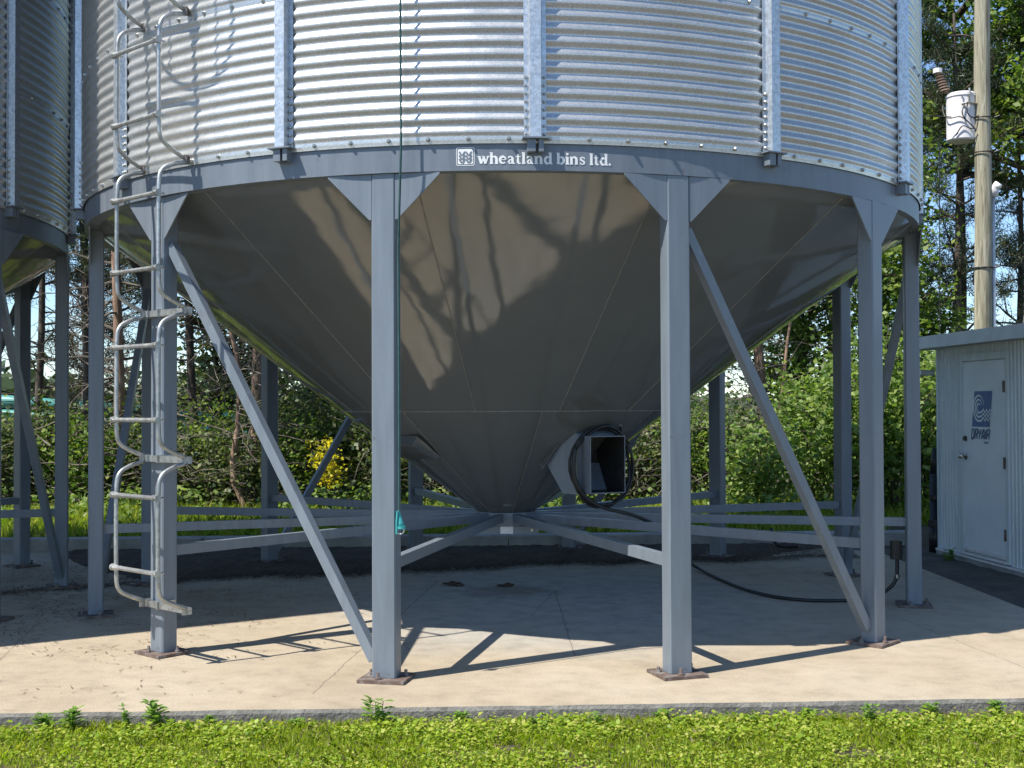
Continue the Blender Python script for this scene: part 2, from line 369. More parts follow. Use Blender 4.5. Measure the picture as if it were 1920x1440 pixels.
pe.f = [tuple(reversed(q)) for q in pe.f]
tag(pe.obj('slab_edge', M['padside'], po))
kb = MB(); kx = [-13, -9.2, -6.1, -3.05, 0, 3.0, 4.12]
for a, b in zip(kx, kx[1:]):
    kb.add([(a+.004, be(a)+.002, -.3), (b-.004, be(b)+.002, -.3), (b-.004, be(b)+.16, -.3), (a+.004, be(a)+.16, -.3),
            (a+.004, be(a)+.002, .115), (b-.004, be(b)+.002, .115), (b-.004, be(b)+.16, .115), (a+.004, be(a)+.16, .115),
            (a+.004, be(a)+.014, .128), (b-.004, be(b)+.014, .128), (b-.004, be(b)+.16, .128), (a+.004, be(a)+.16, .128)],
           [(0,1,5,4),(4,5,9,8),(8,9,10,11),(1,2,6,5),(3,0,4,7),(2,3,7,6),(5,6,10,9),(7,4,8,11),(6,7,11,10)])
tag(kb.obj('back_kerb', M['kerb']), kind='structure')
yd = MB(); yxs = np.linspace(-60, 60, 61); yys = [-60, -40, -25, -15, -10, -8, -7, -6.3, -5.9, -5.6]
yd.add([(x, y if y < -5.7 else y+.12*math.sin(x*1.3)+.08*math.sin(x*3.1), gz(x, y)+.03 if y < -5.7 else gz(x, y)-.01) for y in yys for x in yxs], [(j*61+i, j*61+i+1, (j+1)*61+i+1, (j+1)*61+i) for j in range(9) for i in range(60)])
tag(yd.obj('gravel_yard', M['gravel'], smooth=True), kind='structure')
sb = MB()
sxs = np.linspace(3.45, 9, 24); sys_ = np.linspace(-6, 3.0, 40)
sb.add([(x, y, gz(x, y)+.012+.012*math.sin(x*9+y*5)*math.sin(y*7)) for y in sys_ for x in sxs], [(j*24+i, j*24+i+1, (j+1)*24+i+1, (j+1)*24+i) for j in range(39) for i in range(23)])
tag(sb.obj('soil', M['soil'], smooth=True), kind='structure')

# ------------------------------------------------------------------ the hopper bin
PHI = 18.08; RL = 2.955; LW, LD = .13, .10; ZR0, ZR1 = 2.64, 2.79; RR = 3.015; RW = 3.03; UX = -.02
bin_ = empty('grain_bin'); tag(bin_, 'corrugated steel hopper bin with white lettering and a tube ladder', 'grain bin')
def spun(name, me, ang, parent, ux=0.):
    o = link(name, me, parent); o.rotation_euler = (0, 0, R_(ang)); o.location = (ux, 0, 0); return o
leg_me = MB().bbox((-LW/2, -RL-LD/2, .02), (LW/2, -RL+LD/2, ZR0-.002), .008).mesh('leg', M['paint'])
def gus(sx):
    p = [(sx*LW/2, 2.40), (sx*(LW/2+.012), 2.40), (sx*.305, ZR0-.012), (sx*.305, ZR0-.003), (sx*LW/2, ZR0-.003)]
    if sx < 0: p = p[::-1]
    y0 = -RL-LD/2+.004
    mb = MB(); mb.prism(p, 0, 1, lambda x, y, z: (x, y0+(.0 if z else .008), y)); 
    return mb.mesh('gusset', M['paint'])
gus_me = [gus(-1), gus(1)]
plate_me = MB().box((-.125, -RL-.115, .001), (.125, -RL+.115, .018)).mesh('base_plate', M['rust'])
ab_me = [MB().tube([(x, y, .018), (x, y, .028), (x, y, .029), (x, y, h)], [.016, .016, .009, .009], 6).mesh('anchor_bolt', M['rust']) for x, y, h in ((-.02, -RL-LD/2-.035, .055), (.095, -RL+.03, .05), (-.095, -RL+.03, .045))]
sp = MB()
sp.beam((0, -RL+LD/2-.002, .594), (0, -.205, .594), .05, .06)
spoke_me = sp.mesh('spoke', M['paint'])
a1 = R_(30)
def pt(ang, r, z, toff=0):
    return (r*math.sin(ang)+toff*math.cos(ang), -r*math.cos(ang)+toff*math.sin(ang), z)
br_me = MB().beam(pt(0, RL-.01, 2.36, LW/2+.0), pt(a1, RL-.01, .10, -LW/2), .056, .05, up=(math.sin(a1/2), -math.cos(a1/2), 0)).mesh('brace', M['paint'])
for i in range(12):
    ang = PHI+30*(i-3)
    L = spun('leg', leg_me, ang, bin_)
    for q in gus_me: link('gusset', q, L)
    link('base_plate', plate_me, L); [link('anchor_bolt', q, L) for q in ab_me]
    spun('spoke', spoke_me, ang, bin_)
for a in (-2, 0, 2, 4, 6, 8):
    spun('brace', br_me, PHI+30*a, bin_)
# ring beam
rg = MB().lathe([(RR, ZR0), (RR, ZR1), (RR-.012, ZR1), (RR-.012, ZR0+.012), (RR-.13, ZR0+.012), (RR-.13, ZR0)], 168, close=True)
ring = rg.obj('ring_beam', M['ring'], bin_, smooth=False); ring.location = (UX, 0, 0)
ring_smooth = [abs(p.normal.z) < .1 for p in ring.data.polygons]; ring.data.polygons.foreach_set('use_smooth', ring_smooth)
ring.data.set_sharp_from_angle(angle=R_(40))
# cone
ZB, RB, RS, RT = .62, .20, 1.25, 2.975
SL = (ZR0+.02-ZB)/(RT-RB); cz = lambda r: ZB+(r-RB)*SL
def cone_piece(r0, r1, half, nseg, dr=0.):
    mb = MB(); mb.lathe([(r0+dr, cz(r0)), (r0+(r1-r0)*.33+dr, cz(r0+(r1-r0)*.33)), (r0+(r1-r0)*.67+dr, cz(r0+(r1-r0)*.67)), (r1+dr, cz(r1)), (r1+dr-.004, cz(r1)+.006), (r0+dr-.004, cz(r0)+.006)], nseg, -half, half, close=True)
    me = mb.mesh('cone_panel', M['cone'], True); me.set_sharp_from_angle(angle=R_(30)); return me
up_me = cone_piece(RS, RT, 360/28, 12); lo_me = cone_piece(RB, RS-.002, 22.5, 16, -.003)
def weld_line(r0, r1, seed, ang):
    rr = random.Random(seed); mb = MB(); pts = []
    for i in range(26):
        r = r0+(r1-r0)*i/25; a = R_(ang); pts.append((r*math.sin(a)+rr.uniform(-.0012, .0012), -r*math.cos(a), cz(r)-.001))
    return mb.tube(pts, .0034, 5).mesh('weld_seam', M['weld'])
wu = weld_line(RS, RT, 1, 180/14); wl = weld_line(RB, RS, 2, 22.5)
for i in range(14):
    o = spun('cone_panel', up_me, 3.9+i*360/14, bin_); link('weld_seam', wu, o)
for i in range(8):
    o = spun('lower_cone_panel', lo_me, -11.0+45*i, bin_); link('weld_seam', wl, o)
MB().tube([(RS*math.sin(R_(a*3)), -RS*math.cos(R_(a*3)), cz(RS)-.001+.001*math.sin(a*7)) for a in range(120)], .0042, 5, True).obj('weld_seam', M['weld'], bin_)
# outlet hub, slide gate and label plate
hub = MB().lathe([(.20, .535), (.232, .535), (.232, .632), (.20, .632)], 12, 11, 371, close=True).obj('outlet_collar', M['paint'], bin_)
ga = MB().box((-.24, -.215, .478), (.24, .26, .532)); gate = ga.obj('slide_gate', M['paint'], bin_)
MB().box((-.045, -.220, .478), (.05, -.2152, .531)).obj('label_plate', M['white'], gate)
MB().tube([(-.19, -.222, .505), (-.19, -.2, .505)], .01, 6).tube([(.19, -.222, .505), (.19, -.2, .505)], .01, 6).obj('bolts', M['bolt'], gate)
# corrugated wall: seven sheets per tier
NC, PIT = 12, .0676; TH = NC*PIT
def sheet():
    mb = MB(); prof = []
    for j in range(NC*10+1):
        z = ZR1+.014+TH*j/(NC*10); ph = 2*math.pi*j/10
        a = .0068*min(1, j/5., (NC*10-j)/5.)
        prof.append((RW - a*math.cos(ph), z))
    prof = [(RW-.004, ZR1-.012), (RW-.002, ZR1+.004)] + prof
    mb.lathe(prof, 26, -180/7, 180/7); return mb.mesh('wall_sheet', M['sheet'], True)
sh_me = sheet(); NT = 7
bo = MB(); nb = 91
for i in range(nb):
    a = R_(i*360/nb+1.1)
    c = [((RW+d)*math.sin(a), -(RW+d)*math.cos(a), ZR1+.012) for d in (-.004, .004, .010, .014)]
    bo.tube(c, [.012, .012, .009, .006], 7)
bo_me = bo.mesh('bolt_row', M['bolt'])
for k in range(NT):
    for i in range(7):
        o = spun('wall_sheet', sh_me, 3.64+180/14+i*360/7+(k % 2)*360/14, bin_, UX); o.location.z = k*TH; s = 1+.0007*(k % 2); o.scale = (s, s, 1)
    o = spun('bolt_row', bo_me, (k % 2)*1.9, bin_, UX); o.location.z = k*TH; o['kind'] = 'stuff'
# hat stiffeners
st = MB(); ztop = ZR1+NT*TH+.03
pr = [(-.058, .010), (-.036, .010), (-.029, .052), (.029, .052), (.036, .010), (.058, .010), (.058, .007), (.033, .007), (.026, .048), (-.026, .048), (-.033, .007), (-.058, .007)]
st.prism([(x, -(RW+y)) for x, y in pr][::-1], ZR1+.012, ztop)
st_me = st.mesh('stiffener', M['stiff'])
sbm = MB()
for zc in [ZR1+.012+k*2*TH for k in range(4)]:
    for s in (-1, 1):
        for j in range(-3, 8):
            z = zc+j*.042+.02
            if z < ZR1+.02 or z > ztop: continue
            sbm.tube([(s*.047, -(RW+.009), z), (s*.047, -(RW+.017), z), (s*.047, -(RW+.022), z)], [.009, .009, .005], 6)
sbm_me = sbm.mesh('bolts', M['bolt'])
bk = MB().box((-.068, -RW-.062, ZR1+.002), (.068, -RR-.0005, ZR1+.0095)).box((-.042, -RW-.045, ZR1-.062), (.0, -RR-.0005, ZR1+.001)).box((.016, -RW-.045, ZR1-.062), (.042, -RR-.0005, ZR1+.001))
bk_me = bk.mesh('stiffener_bracket', M['ring'])
for i in range(14):
    o = spun('stiffener', st_me, 3.64+i*360/14, bin_, UX)
    b = link('bolts', sbm_me, o); b['kind'] = 'stuff'; link('stiffener_bracket', bk_me, o)
# roof
rf = MB().lathe([(RW+.09, ztop+.0), (.35, ztop+1.55), (.33, ztop+1.56), (RW+.07, ztop-.012)], 4, -180/14, 180/14, close=True)
rb = 180/14
rf.beam(pt(R_(rb-.01), RW+.09, ztop+.012), pt(R_(rb), .36, ztop+1.56), .03, .04); rf_me = rf.mesh('roof_panel', M['sheet'])
for i in range(14): spun('roof_panel', rf_me, 3.64+i*360/14, bin_, UX)
MB().lathe([(.36, ztop+1.54), (.36, ztop+1.68), (.0, ztop+1.78)], 20).obj('roof_cap', M['stiff'], bin_)
# ladder on the second leg from the left
lad = empty('ladder'); lad.parent = bin_; LA = PHI-60; la = R_(LA); tilt = .0
def lp(t, r, z):       # t along the rung, r from the bin axis
    return pt(la, r, z, t)
LWD, RI, RO = .2175, 3.03, 3.215
TC = .14
def stringer(t, z0, z1, zf=0):
    pts = [lp(t, RI+zf, z0), lp(t, RI+.06+zf, z0+.022), lp(t, RO-.04, z0+.062), lp(t, RO-.012, z0+.09), lp(t, RO, z0+.135),
           lp(t, RO, z1-.135), lp(t, RO-.01, z1-.085), lp(t, RO-.035, z1-.052), lp(t, RI+.075+zf, z1-.02), lp(t, RI+zf, z1-.006)]
    P = [Vector(p) for p in pts]; out = [P[0]]
    for i in range(1, len(P)-1):
        out += [P[i-1].lerp(P[i], .75), P[i], P[i].lerp(P[i+1], .25)]
    out.append(P[-1]); 
    sm = out[:]
    for _ in range(2): sm = [sm[0]] + [(sm[i-1]+sm[i]*2+sm[i+1])/4 for i in range(1, len(sm)-1)] + [sm[-1]]
    return MB().tube(sm, .0125, 8).mesh('stringer', M['tube'], True)
secs = [(.305, 1.12), (1.14, 1.955), (1.975, 2.80), (2.815, 3.63), (3.645, 4.46), (4.475, 5.29), (5.305, 6.12), (6.135, 6.95), (6.965, 7.78), (7.795, 8.5)]
for z0, z1 in secs:
    zf = .0 if z0 < 2.5 else .02
    for s in (-1, 1): link('stringer', stringer(TC+s*LWD, z0, z1, zf), lad)
    for zz in (z0+.215, z0+.625):
        if zz > z1-.1: continue
        e = LWD+.02
        m_ = MB().tube([lp(TC-e, RO+.012, zz), lp(TC-e+.03, RO+.012, zz), lp(TC-e+.07, RO+.012, zz), lp(TC+e-.07, RO+.012, zz), lp(TC+e-.03, RO+.012, zz), lp(TC+e, RO+.012, zz)], [.02, .017, .0125, .0125, .017, .02], 8)
        for s in (-1, 1): m_.tube([lp(TC+s*LWD, RO+.04, zz), lp(TC+s*LWD, RO-.035, zz)], .0065, 6)
        m_.obj('rung', M['tube'], lad)
for z in (.295, 1.13, 1.965):
    b = MB().beam(lp(TC-LWD-.02, 3.026, z), lp(TC+LWD+.02, 3.026, z), .025, .036)
    for t in (-LW/2-.01, LW/2+.01): b.beam(lp(t, 3.05, z), lp(t, 2.93, z), .016, .044)
    for t in (TC-LWD+.0, TC+LWD): b.beam(lp(t, 3.02, z+.0), lp(t, 3.06, z), .022, .042)
    b.obj('bracket', M['tube'], lad)
for s in (-1, 1):
    for z in (2.81, 3.64, 4.47, 5.3, 6.13, 6.96):
        MB().bbox((-.011, -.018, -.02), (.011, .018, .022)).obj('clip', M['rust'], lad).location = lp(TC+s*LWD, RI+.012, z)
for z in (4.62, 5.4, 6.2, 7.0, 7.8):
    MB().tube([lp(TC+.36*math.sin(a), RO+.36-.36*math.cos(a)+.02, z) for a in np.linspace(.5, 2*math.pi-.5, 30)], .011, 6).obj('safety_hoop', M['tube'], lad)
for q in (1.7, 2.6, 3.14, 3.7, 4.6):
    MB().tube([lp(TC+.352*math.sin(q), RO+.38-.352*math.cos(q), z) for z in (4.62, 8.3)], .008, 6).obj('cage_bar', M['tube'], lad)
# lettering and emblem on the ring
def ring_map(x, z, dr): a = x/RR; return ((RR+dr)*math.sin(a), -(RR+dr)*math.cos(a), z)
class Glyphs:
    def __init__(s): s.mb = MB(); s.n = 0
    def stroke(s, pts, w, X, Z, sc, sub=1):
        s.n += 1; dr = .0012+.00016*(s.n % 7)
        P = [Vector((p[0], p[1])) for p in pts]
        vs = []
        for i, p in enumerate(P):
            d = (P[min(i+1, len(P)-1)]-P[max(i-1, 0)]).normalized(); nrm = Vector((-d.y, d.x)); k = 1.
            if 0 < i < len(P)-1:
                d1 = (P[i]-P[i-1]).normalized(); k = 1/max(.5, Vector((-d1.y, d1.x)).dot(nrm))
            ww = w[i] if isinstance(w, (list, tuple)) else w
            for q in (p+nrm*(ww/2*k), p-nrm*(ww/2*k)): vs.append(ring_map(X+q.x*sc, Z+q.y*sc, dr))
        s.mb.add(vs, [(2*i+1, 2*i+3, 2*i+2, 2*i) for i in range(len(P)-1)])
def arc(cx, cy, rx, ry, a, b, n=14): return [(cx+rx*math.cos(R_(a+(b-a)*i/n)), cy+ry*math.sin(R_(a+(b-a)*i/n))) for i in range(n+1)]
B_, T_ = .34, .17
sf = lambda x0, x1, y: ([(x0, y), (x1, y)], .15)
GL = {
 'w': (1.5, [([(.18, .97), (.45, .04)], B_), ([(.47, .04), (.74, .95)], T_), ([(.72, .97), (.99, .04)], B_), ([(1.01, .04), (1.3, .95)], T_), sf(-.02, .38, .945), sf(.55, .86, .945), sf(1.12, 1.5, .945)]),
 'h': (1.2, [([(.24, 0), (.24, 1.48)], B_), ([(.3, .72), (.45, .92), (.66, .95), (.84, .8), (.88, .6), (.88, 0)], [.15, .18, .25, .32, B_, B_]), sf(.02, .46, .055), sf(.68, 1.1, .055), sf(.02, .25, 1.42)]),
 'e': (1.02, [(arc(.5, .5, .37, .42, 5, 315, 22), [.17]*3+[.24]*3+[.33]*9+[.27]*3+[.19]*5), ([(.16, .53), (.86, .53)], .11)]),
 'a': (1.06, [([(.16, .74), (.26, .92), (.5, .95), (.68, .8), (.7, .6), (.7, .12), (.84, .05), (1.0, .07)], [.2, .16, .16, .24, B_, B_, .16, .12]), ([(.66, .58), (.36, .5), (.2, .27), (.32, .08), (.52, .08), (.68, .24)], [.1, .17, .24, .18, .14, .1])]),
 't': (.78, [([(.34, 1.3), (.34, .2), (.46, .06), (.7, .1)], [.16, B_, .2, .12]), ([(.04, .93), (.68, .93)], .12)]),
 'l': (.58, [([(.28, 0), (.28, 1.48)], B_), sf(.05, .52, .055), sf(.05, .29, 1.42)]),
 'n': (1.2, [([(.24, 0), (.24, .98)], B_), ([(.3, .72), (.45, .92), (.66, .95), (.84, .8), (.88, .6), (.88, 0)], [.15, .18, .25, .32, B_, B_]), sf(.02, .46, .055), sf(.68, 1.1, .055), sf(.02, .25, .93)]),
 'd': (1.18, [([(.86, 0), (.86, 1.48)], B_), (arc(.52, .49, .34, .42, 30, 330, 18), [.16]*4+[.31]*11+[.16]*4), sf(.84, 1.12, .055), sf(.64, .88, 1.42)]),
 'b': (1.14, [([(.26, 0), (.26, 1.48)], B_), (arc(.6, .49, .34, .42, -150, 150, 18), [.16]*4+[.31]*11+[.16]*4), sf(.04, .27, 1.42)]),
 'i': (.58, [([(.28, 0), (.28, .98)], B_), sf(.05, .52, .055), sf(.05, .29, .93), ([(.28, 1.18), (.28, 1.46)], .29)]),
 's': (.9, [([(.76, .72), (.68, .9), (.46, .96), (.24, .86), (.24, .66), (.48, .5), (.7, .36), (.7, .16), (.48, .05), (.24, .1), (.14, .28)], [.14, .14, .15, .2, .24, .27, .24, .2, .15, .14, .14])]),
 '.': (.4, [([(.16, 0.0), (.16, .27)], .27)]), ' ': (.45, [])}
txt = 'wheatland bins ltd.'; total = sum(GL[c][0] for c in txt); X = math.radians(-1.95)*RR; sc = (math.radians(11.3)*RR-X)/total
gly = Glyphs(); zb = 2.6735
for ch_ in txt:
    adv, st_ = GL[ch_]
    for pts, w in st_: gly.stroke(pts, w, X, zb, sc)
    X += adv*sc
gly.mb.obj('lettering', M['letter'], ring)
em = Glyphs(); ex, ez, es = math.radians(-3.17)*RR, 2.7125, .046
rr_ = [(x*.86, y*.86) for x, y in arc(.8, .8, .2, .2, 0, 90, 5)+arc(-.8, .8, .2, .2, 90, 180, 5)+arc(-.8, -.8, .2, .2, 180, 270, 5)+arc(.8, -.8, .2, .2, 270, 360, 5)]
mbE = MB(); q = [ring_map(ex+x*es, ez+y*es, .0012) for x, y in rr_]; mbE.add(q, [tuple(range(len(q)))])
o1 = [(x*1.2, y*1.2) for x, y in rr_]; o0 = [(x*1.12, y*1.12) for x, y in rr_]; n = len(o1)
mbE.add([ring_map(ex+x*es, ez+y*es, .0012) for x, y in o1]+[ring_map(ex+x*es, ez+y*es, .0012) for x, y in o0], [(i, (i+1) % n, n+(i+1) % n, n+i) for i in range(n)])
embl = mbE.obj('emblem', M['letter'], ring)
for sx in (-1, 1):                                     # grey wheat-leaf marks on the white square
    pass
for cx in (-.38, .38):
    for sx in (-1, 1):
        for yy in (.22, -.2, -.6):
            em.stroke([(cx+sx*.05, yy-.12), (cx+sx*.2, yy+.16), (cx+sx*.34, yy+.36)], [.16, .2, .12], ex, ez, es)
em_me = em.mb
emo = MB(); emo.v = [tuple(Vector(v)*(1+.0012/3.0)) for v in em_me.v]; emo.v = [(v[0], v[1], em_me.v[i][2]) for i, v in enumerate(emo.v)]; emo.f = em_me.f
emo.obj('wheat_marks', M['ring'], ring)
# aeration duct on the cone
AX = R_(24); A = Vector((math.sin(AX), -math.cos(AX), 0)); Sd = Vector((math.cos(AX), math.sin(AX), 0)); Uz = Vector((0, 0, 1)); O = Vector((.697, -.988, 1.025))
dl = lambda s, z, d: O+Sd*s+Uz*z-A*d
duct = empty('aeration_duct'); duct.parent = bin_
bx = MB(); hw, hh, tk = .135, .195, .006
o4 = [(-hw, -hh), (hw, -hh), (hw, hh), (-hw, hh)]; i4 = [(-hw+tk, -hh+tk), (hw-tk, -hh+tk), (hw-tk, hh-tk), (-hw+tk, hh-tk)]
v = [dl(s, z, d) for d in (0, .42) for s, z in o4]+[dl(s, z, 0) for s, z in i4]
bx.add(v, [(i, 4+i, 4+(i+1) % 4, (i+1) % 4) for i in range(4)]+[(i, (i+1) % 4, 8+(i+1) % 4, 8+i) for i in range(4)])
bx.obj('duct_box', M['paint'], duct)
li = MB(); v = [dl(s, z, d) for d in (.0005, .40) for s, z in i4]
li.add(v, [(i, (i+1) % 4, 4+(i+1) % 4, 4+i) for i in range(4)]+[(4, 5, 6, 7)]); li.obj('duct_inside_shade', M['dark'], duct)  # inner faces coloured dark to paint in the shade of a deep duct
hood = MB(); LP = [(-.158, -.208, .127), (-.161, .204, .133), (-.188, .24, .185), (-.282, -.004, .373), (-.22, -.203, .249)]
v = [dl(*q) for q in LP]+[dl(-a, b, c) for a, b, c in LP]
hood.add(v, [(0, 1, 2, 3, 4), (9, 8, 7, 6, 5), (1, 6, 7, 2), (0, 4, 9, 5), (4, 3, 8, 9)])
hood.add([dl(*LP[0]), dl(.158, -.208, .127), dl(.161, .204, .133), dl(*LP[1])]+[dl(s, z, .13) for s, z in ((-.1355, -.1955), (.1355, -.1955), (.1355, .1955), (-.1355, .1955))], [(i, (i+1) % 4, 4+(i+1) % 4, 4+i) for i in range(4)]); hood.obj('hood', M['paint'], duct)
fl = MB()
for a_, b_2 in (((-.315, -.03, .40), (-.20, .265, .19)), ((-.20, .265, .19), (.20, .265, .19)), ((.20, .265, .19), (.315, -.03, .40))):
    fl.beam(dl(*a_), dl(*b_2), .008, .06, up=A)
fl.obj('flange', M['cone'], duct)['kind'] = 'stuff'
# sight hatch on the left of the cone
hat = MB(); ha = R_(-47)
def hp(t, r, off): return Vector(pt(ha, r, cz(r), t)) + Vector((math.sin(ha)*.59, -math.cos(ha)*.59, -.81))*off
v = [hp(t, r, o) for t, r, o in ((-.2, .82, 0), (.2, .82, 0), (.2, 1.02, 0), (-.2, 1.02, 0), (-.2, .82, .03), (.2, .82, .03), (.2, 1.0, .075), (-.2, 1.0, .075), (-.2, 1.02, .075), (.2, 1.02, .075))]
hat.add(v, [(4, 5, 6, 7), (7, 6, 9, 8), (8, 9, 2, 3), (0, 1, 5, 4), (1, 2, 9, 6, 5), (0, 4, 7, 8, 3)])
hat.obj('inspection_hatch', M['cone'], bin_)

# second bin: a copy without ladder, lettering, duct
def copy_tree(o, parent=None, skip=()):
    if o.name.split('.')[0] in skip: return None
    c = o.copy(); COL.objects.link(c)
    if parent is not None: c.parent = parent
    for k in list(o.children): copy_tree(k, c, skip)
    return c
bin2 = copy_tree(bin_, None, ('ladder', 'lettering', 'emblem', 'wheat_marks', 'aeration_duct', 'inspection_hatch', 'hatch_lip', 'patch', 'label_plate'))
bin2.location = (-6.35, -.5, 0); bin2['label'] = 'shaded neighbouring corrugated bin cut off by the left edge'
for b in (bin_, bin2): b['group'] = 'hopper bins on the slab'

# ------------------------------------------------------------------ rope, cables, box
rp = MB(); rs = random.Random(5)
ropt = empty('pull_rope', (-.513, -3.058, 0)); tag(ropt, 'dark green pull rope hanging down the bin front, ending in a teal handle', 'rope')
rlo = lambda z: min(1, max(0, (2.75-z)/.5))
rp.tube([(.004*math.sin(z*1.3)-.027*rlo(z), .003*math.cos(z*2)+.098*rlo(z), z) for z in np.linspace(.86, 8.4, 90)], .0065, 6); rp.obj('cord', M['rope'], ropt)
hd = MB().tube([(a-.027, b+.098, c) for a, b, c in [(.0, 0, .885), (.003, 0, .86), (.010, 0, .825), (.014, 0, .80)]], [.007, .010, .015, .019], 10).obj('handle', M['teal'], ropt, True)
MB().tube([(a-.027, b+.098, c) for a, b, c in [(.014, 0, .806), (.014, 0, .792)]], [.023, .023], 12).obj('handle_collar', M['teal'], ropt)
MB().tube([(a-.027, b+.098, c) for a, b, c in [(-.004, -.012, .885), (-.009, -.012, .83), (-.009, -.012, .765)]], .006, 6).obj('handle_strap', M['teal'], ropt)
MB().tube([(-.019+.02*math.cos(a), .093, .785+.019*math.sin(a)) for a in np.linspace(0, 2*math.pi, 16)[:-1]], .0035, 6, True).obj('ring', M['white'], ropt)
cab = MB(); pts = []
for i in range(76):
    a = i/24*2*math.pi+.6; k = i/76
    e = .258+.012*math.sin(i*.7)
    p = dl(math.cos(a)*e*.92+.015, math.sin(a)*e*1.06-.02, .085+.05*k+.012*math.sin(i)); pts.append(p)
e = pts[-1]
cab.tube(pts, .0095, 6)
def smooth_path(P, sub=4, it=3):
    P = [Vector(p) for p in P]; Q = [P[i].lerp(P[i+1], t/sub) for i in range(len(P)-1) for t in range(sub)]+[P[-1]]
    for _ in range(it): Q = [Q[0]]+[(Q[i-1]+2*Q[i]+Q[i+1])/4 for i in range(1, len(Q)-1)]+[Q[-1]]
    return Q
c2 = MB().tube(smooth_path([dl(-.21, .13, .07), dl(-.235, -.05, .07), dl(-.17, -.2, .07), dl(-.02, -.30, .06), (.88, -.93, .68), (1.13, -.65, .55), (1.35, .1, .33), (1.52, .9, .12), (1.62, 1.35, .03), (1.68, 1.05, .014), (1.74, .55, .014), (1.83, .05, .014), (1.98, -.32, .014), (2.19, -.46, .014), (2.36, -.46, .014), (2.53, -.46, .014)]), .013, 7)
cabr = empty('power_cable', (0, 0, 0)); tag(cabr, 'black cable coiled over the grey air duct and trailing across the concrete', 'cable')
cab.obj('coil', M['black'], cabr, True); c2.obj('trailing_run', M['black'], cabr, True)
L5 = R_(PHI+60); lx, ly = RL*math.sin(L5), -RL*math.cos(L5)
jb = empty('junction_box', (lx-.09, ly+.08, 0)); tag(jb, 'small black electrical box on the side of the right outer bin leg', 'junction box')
MB().bbox((-.045, -.03, .32), (.03, .03, .45), .01).obj('box', M['black'], jb)
MB().tube(smooth_path([(0, 0, .33), (0, 0, .2), (-.03, 0, .13), (-.12, .02, .06), (-.2, .06, .02), (-.28, .07, .014)]), .014, 8).obj('whip', M['black'], jb, True)
MB().tube([(0, 0, .185), (0, 0, .21)], .018, 8).obj('fitting', M['bolt'], jb)
el = MB().tube([(2.62, 2.88, .2), (2.63, 2.84, .1), (2.66, 2.81, .045), (2.72, 2.79, .03), (2.86, 2.78, .03)], .017, 8).obj('conduit_elbow', M['dark'], None, True)
tag(el, 'grey elbow of conduit lying on the slab by the back kerb', 'pipe')
for i, (x, y, s, lb) in enumerate([(-.43, .44, 1.15, 'larger dark clump of spilled matter left of the damp patch'), (-.01, .37, .85, 'smaller dark clump of spilled matter on the damp patch')]):
    r = random.Random(i); mb = MB()
    for j in range(34):
        a = r.uniform(0, 6.28); q = r.uniform(0, .06)*s; c = Vector((q*1.2*math.cos(a), q*math.sin(a), r.uniform(.0, .025)*s*(1-q/.08)+.006)); e = r.uniform(.008, .02)
        mb.tube([c-Vector((e, r.uniform(-e, e), 0)), c, c+Vector((e, r.uniform(-e, e), r.uniform(-.004, .008)))], [e*.3, e*.6, e*.25], 5)
    o = mb.obj('dirt_clump', M['dirt']); o.location = (x, y, .0); tag(o, lb, 'dirt clump')

# ------------------------------------------------------------------ shed
SA = Vector((4.17, 2.53, 0)); su = Vector((.0928, -.9957, 0)); sw = Vector((.9957, .0928, 0))
shed = empty('shed', SA); tag(shed, 'small pale metal shed with a white printed door and flat roof', 'shed')
sp_ = lambda s, w, z: tuple(su*s+sw*w+Vector((0, 0, z)))
def slab(mb, s0, s1, w0, w1, z0, z1):
    v = [sp_(s, w, z) for z in (z0, z1) for s, w in ((s0, w0), (s1, w0), (s1, w1), (s0, w1))]
    return mb.add(v, [(0,1,2,3),(7,6,5,4),(0,4,5,1),(1,5,6,2),(2,6,7,3),(3,7,4,0)])
def ribbed(s0, s1, z0, z1, end=False, W0=0.):
    mb = MB(); P = [(s0, 0)]; s = s0+.03
    while s < s1-.04:
        P += [(s, 0), (s+.006, -.008), (s+.016, -.008), (s+.022, 0)]; s += .062
    P.append((s1, 0)); n = len(P)
    if not end: v = [sp_(a, W0+b, z) for z in (z0, z1) for a, b in P]
    else: v = [sp_(W0+b, a, z) for z in (z0, z1) for a, b in P]
    mb.add(v, [((i, i+1, n+i+1, n+i) if end else (i+1, i, n+i, n+i+1)) for i in range(n-1)]); return mb
LSH, DSH = 3.2, 2.2; ZW0, ZW1 = .045, 1.97
core = MB(); slab(core, .012, LSH-.012, .012, DSH-.012, ZW0+.005, ZW1); core.obj('core_wall', M['shed'], shed)
ribbed(.03, .515, ZW0, ZW1).obj('wall_panel', M['shed'], shed)
ribbed(1.40, 2.3, ZW0, ZW1).obj('wall_panel', M['shed'], shed); ribbed(2.305, LSH-.03, ZW0, ZW1).obj('wall_panel', M['shed'], shed)
ribbed(.515, 1.40, 1.885, ZW1).obj('wall_panel', M['shed'], shed)
ribbed(.03, DSH, ZW0, ZW1, True).obj('wall_panel', M['shed'], shed); 
q = ribbed(.03, DSH, ZW0, ZW1, True, LSH); q.f = [tuple(reversed(a)) for a in q.f]; q.obj('wall_panel', M['shed'], shed)
for s in (0, LSH-.03):
    mb = MB(); slab(mb, s-.004, s+.034, -.011, .03, ZW0-.002, ZW1); mb.obj('corner_trim', M['shed'], shed)
mb = MB(); slab(mb, -.02, LSH+.02, -.02, DSH+.02, -.2, .02); mb.obj('foundation', M['kerb'], shed)
mb = MB(); slab(mb, -.012, LSH+.012, -.03, DSH+.02, .022, ZW0-.004); mb.obj('base_trim', M['white'], shed)
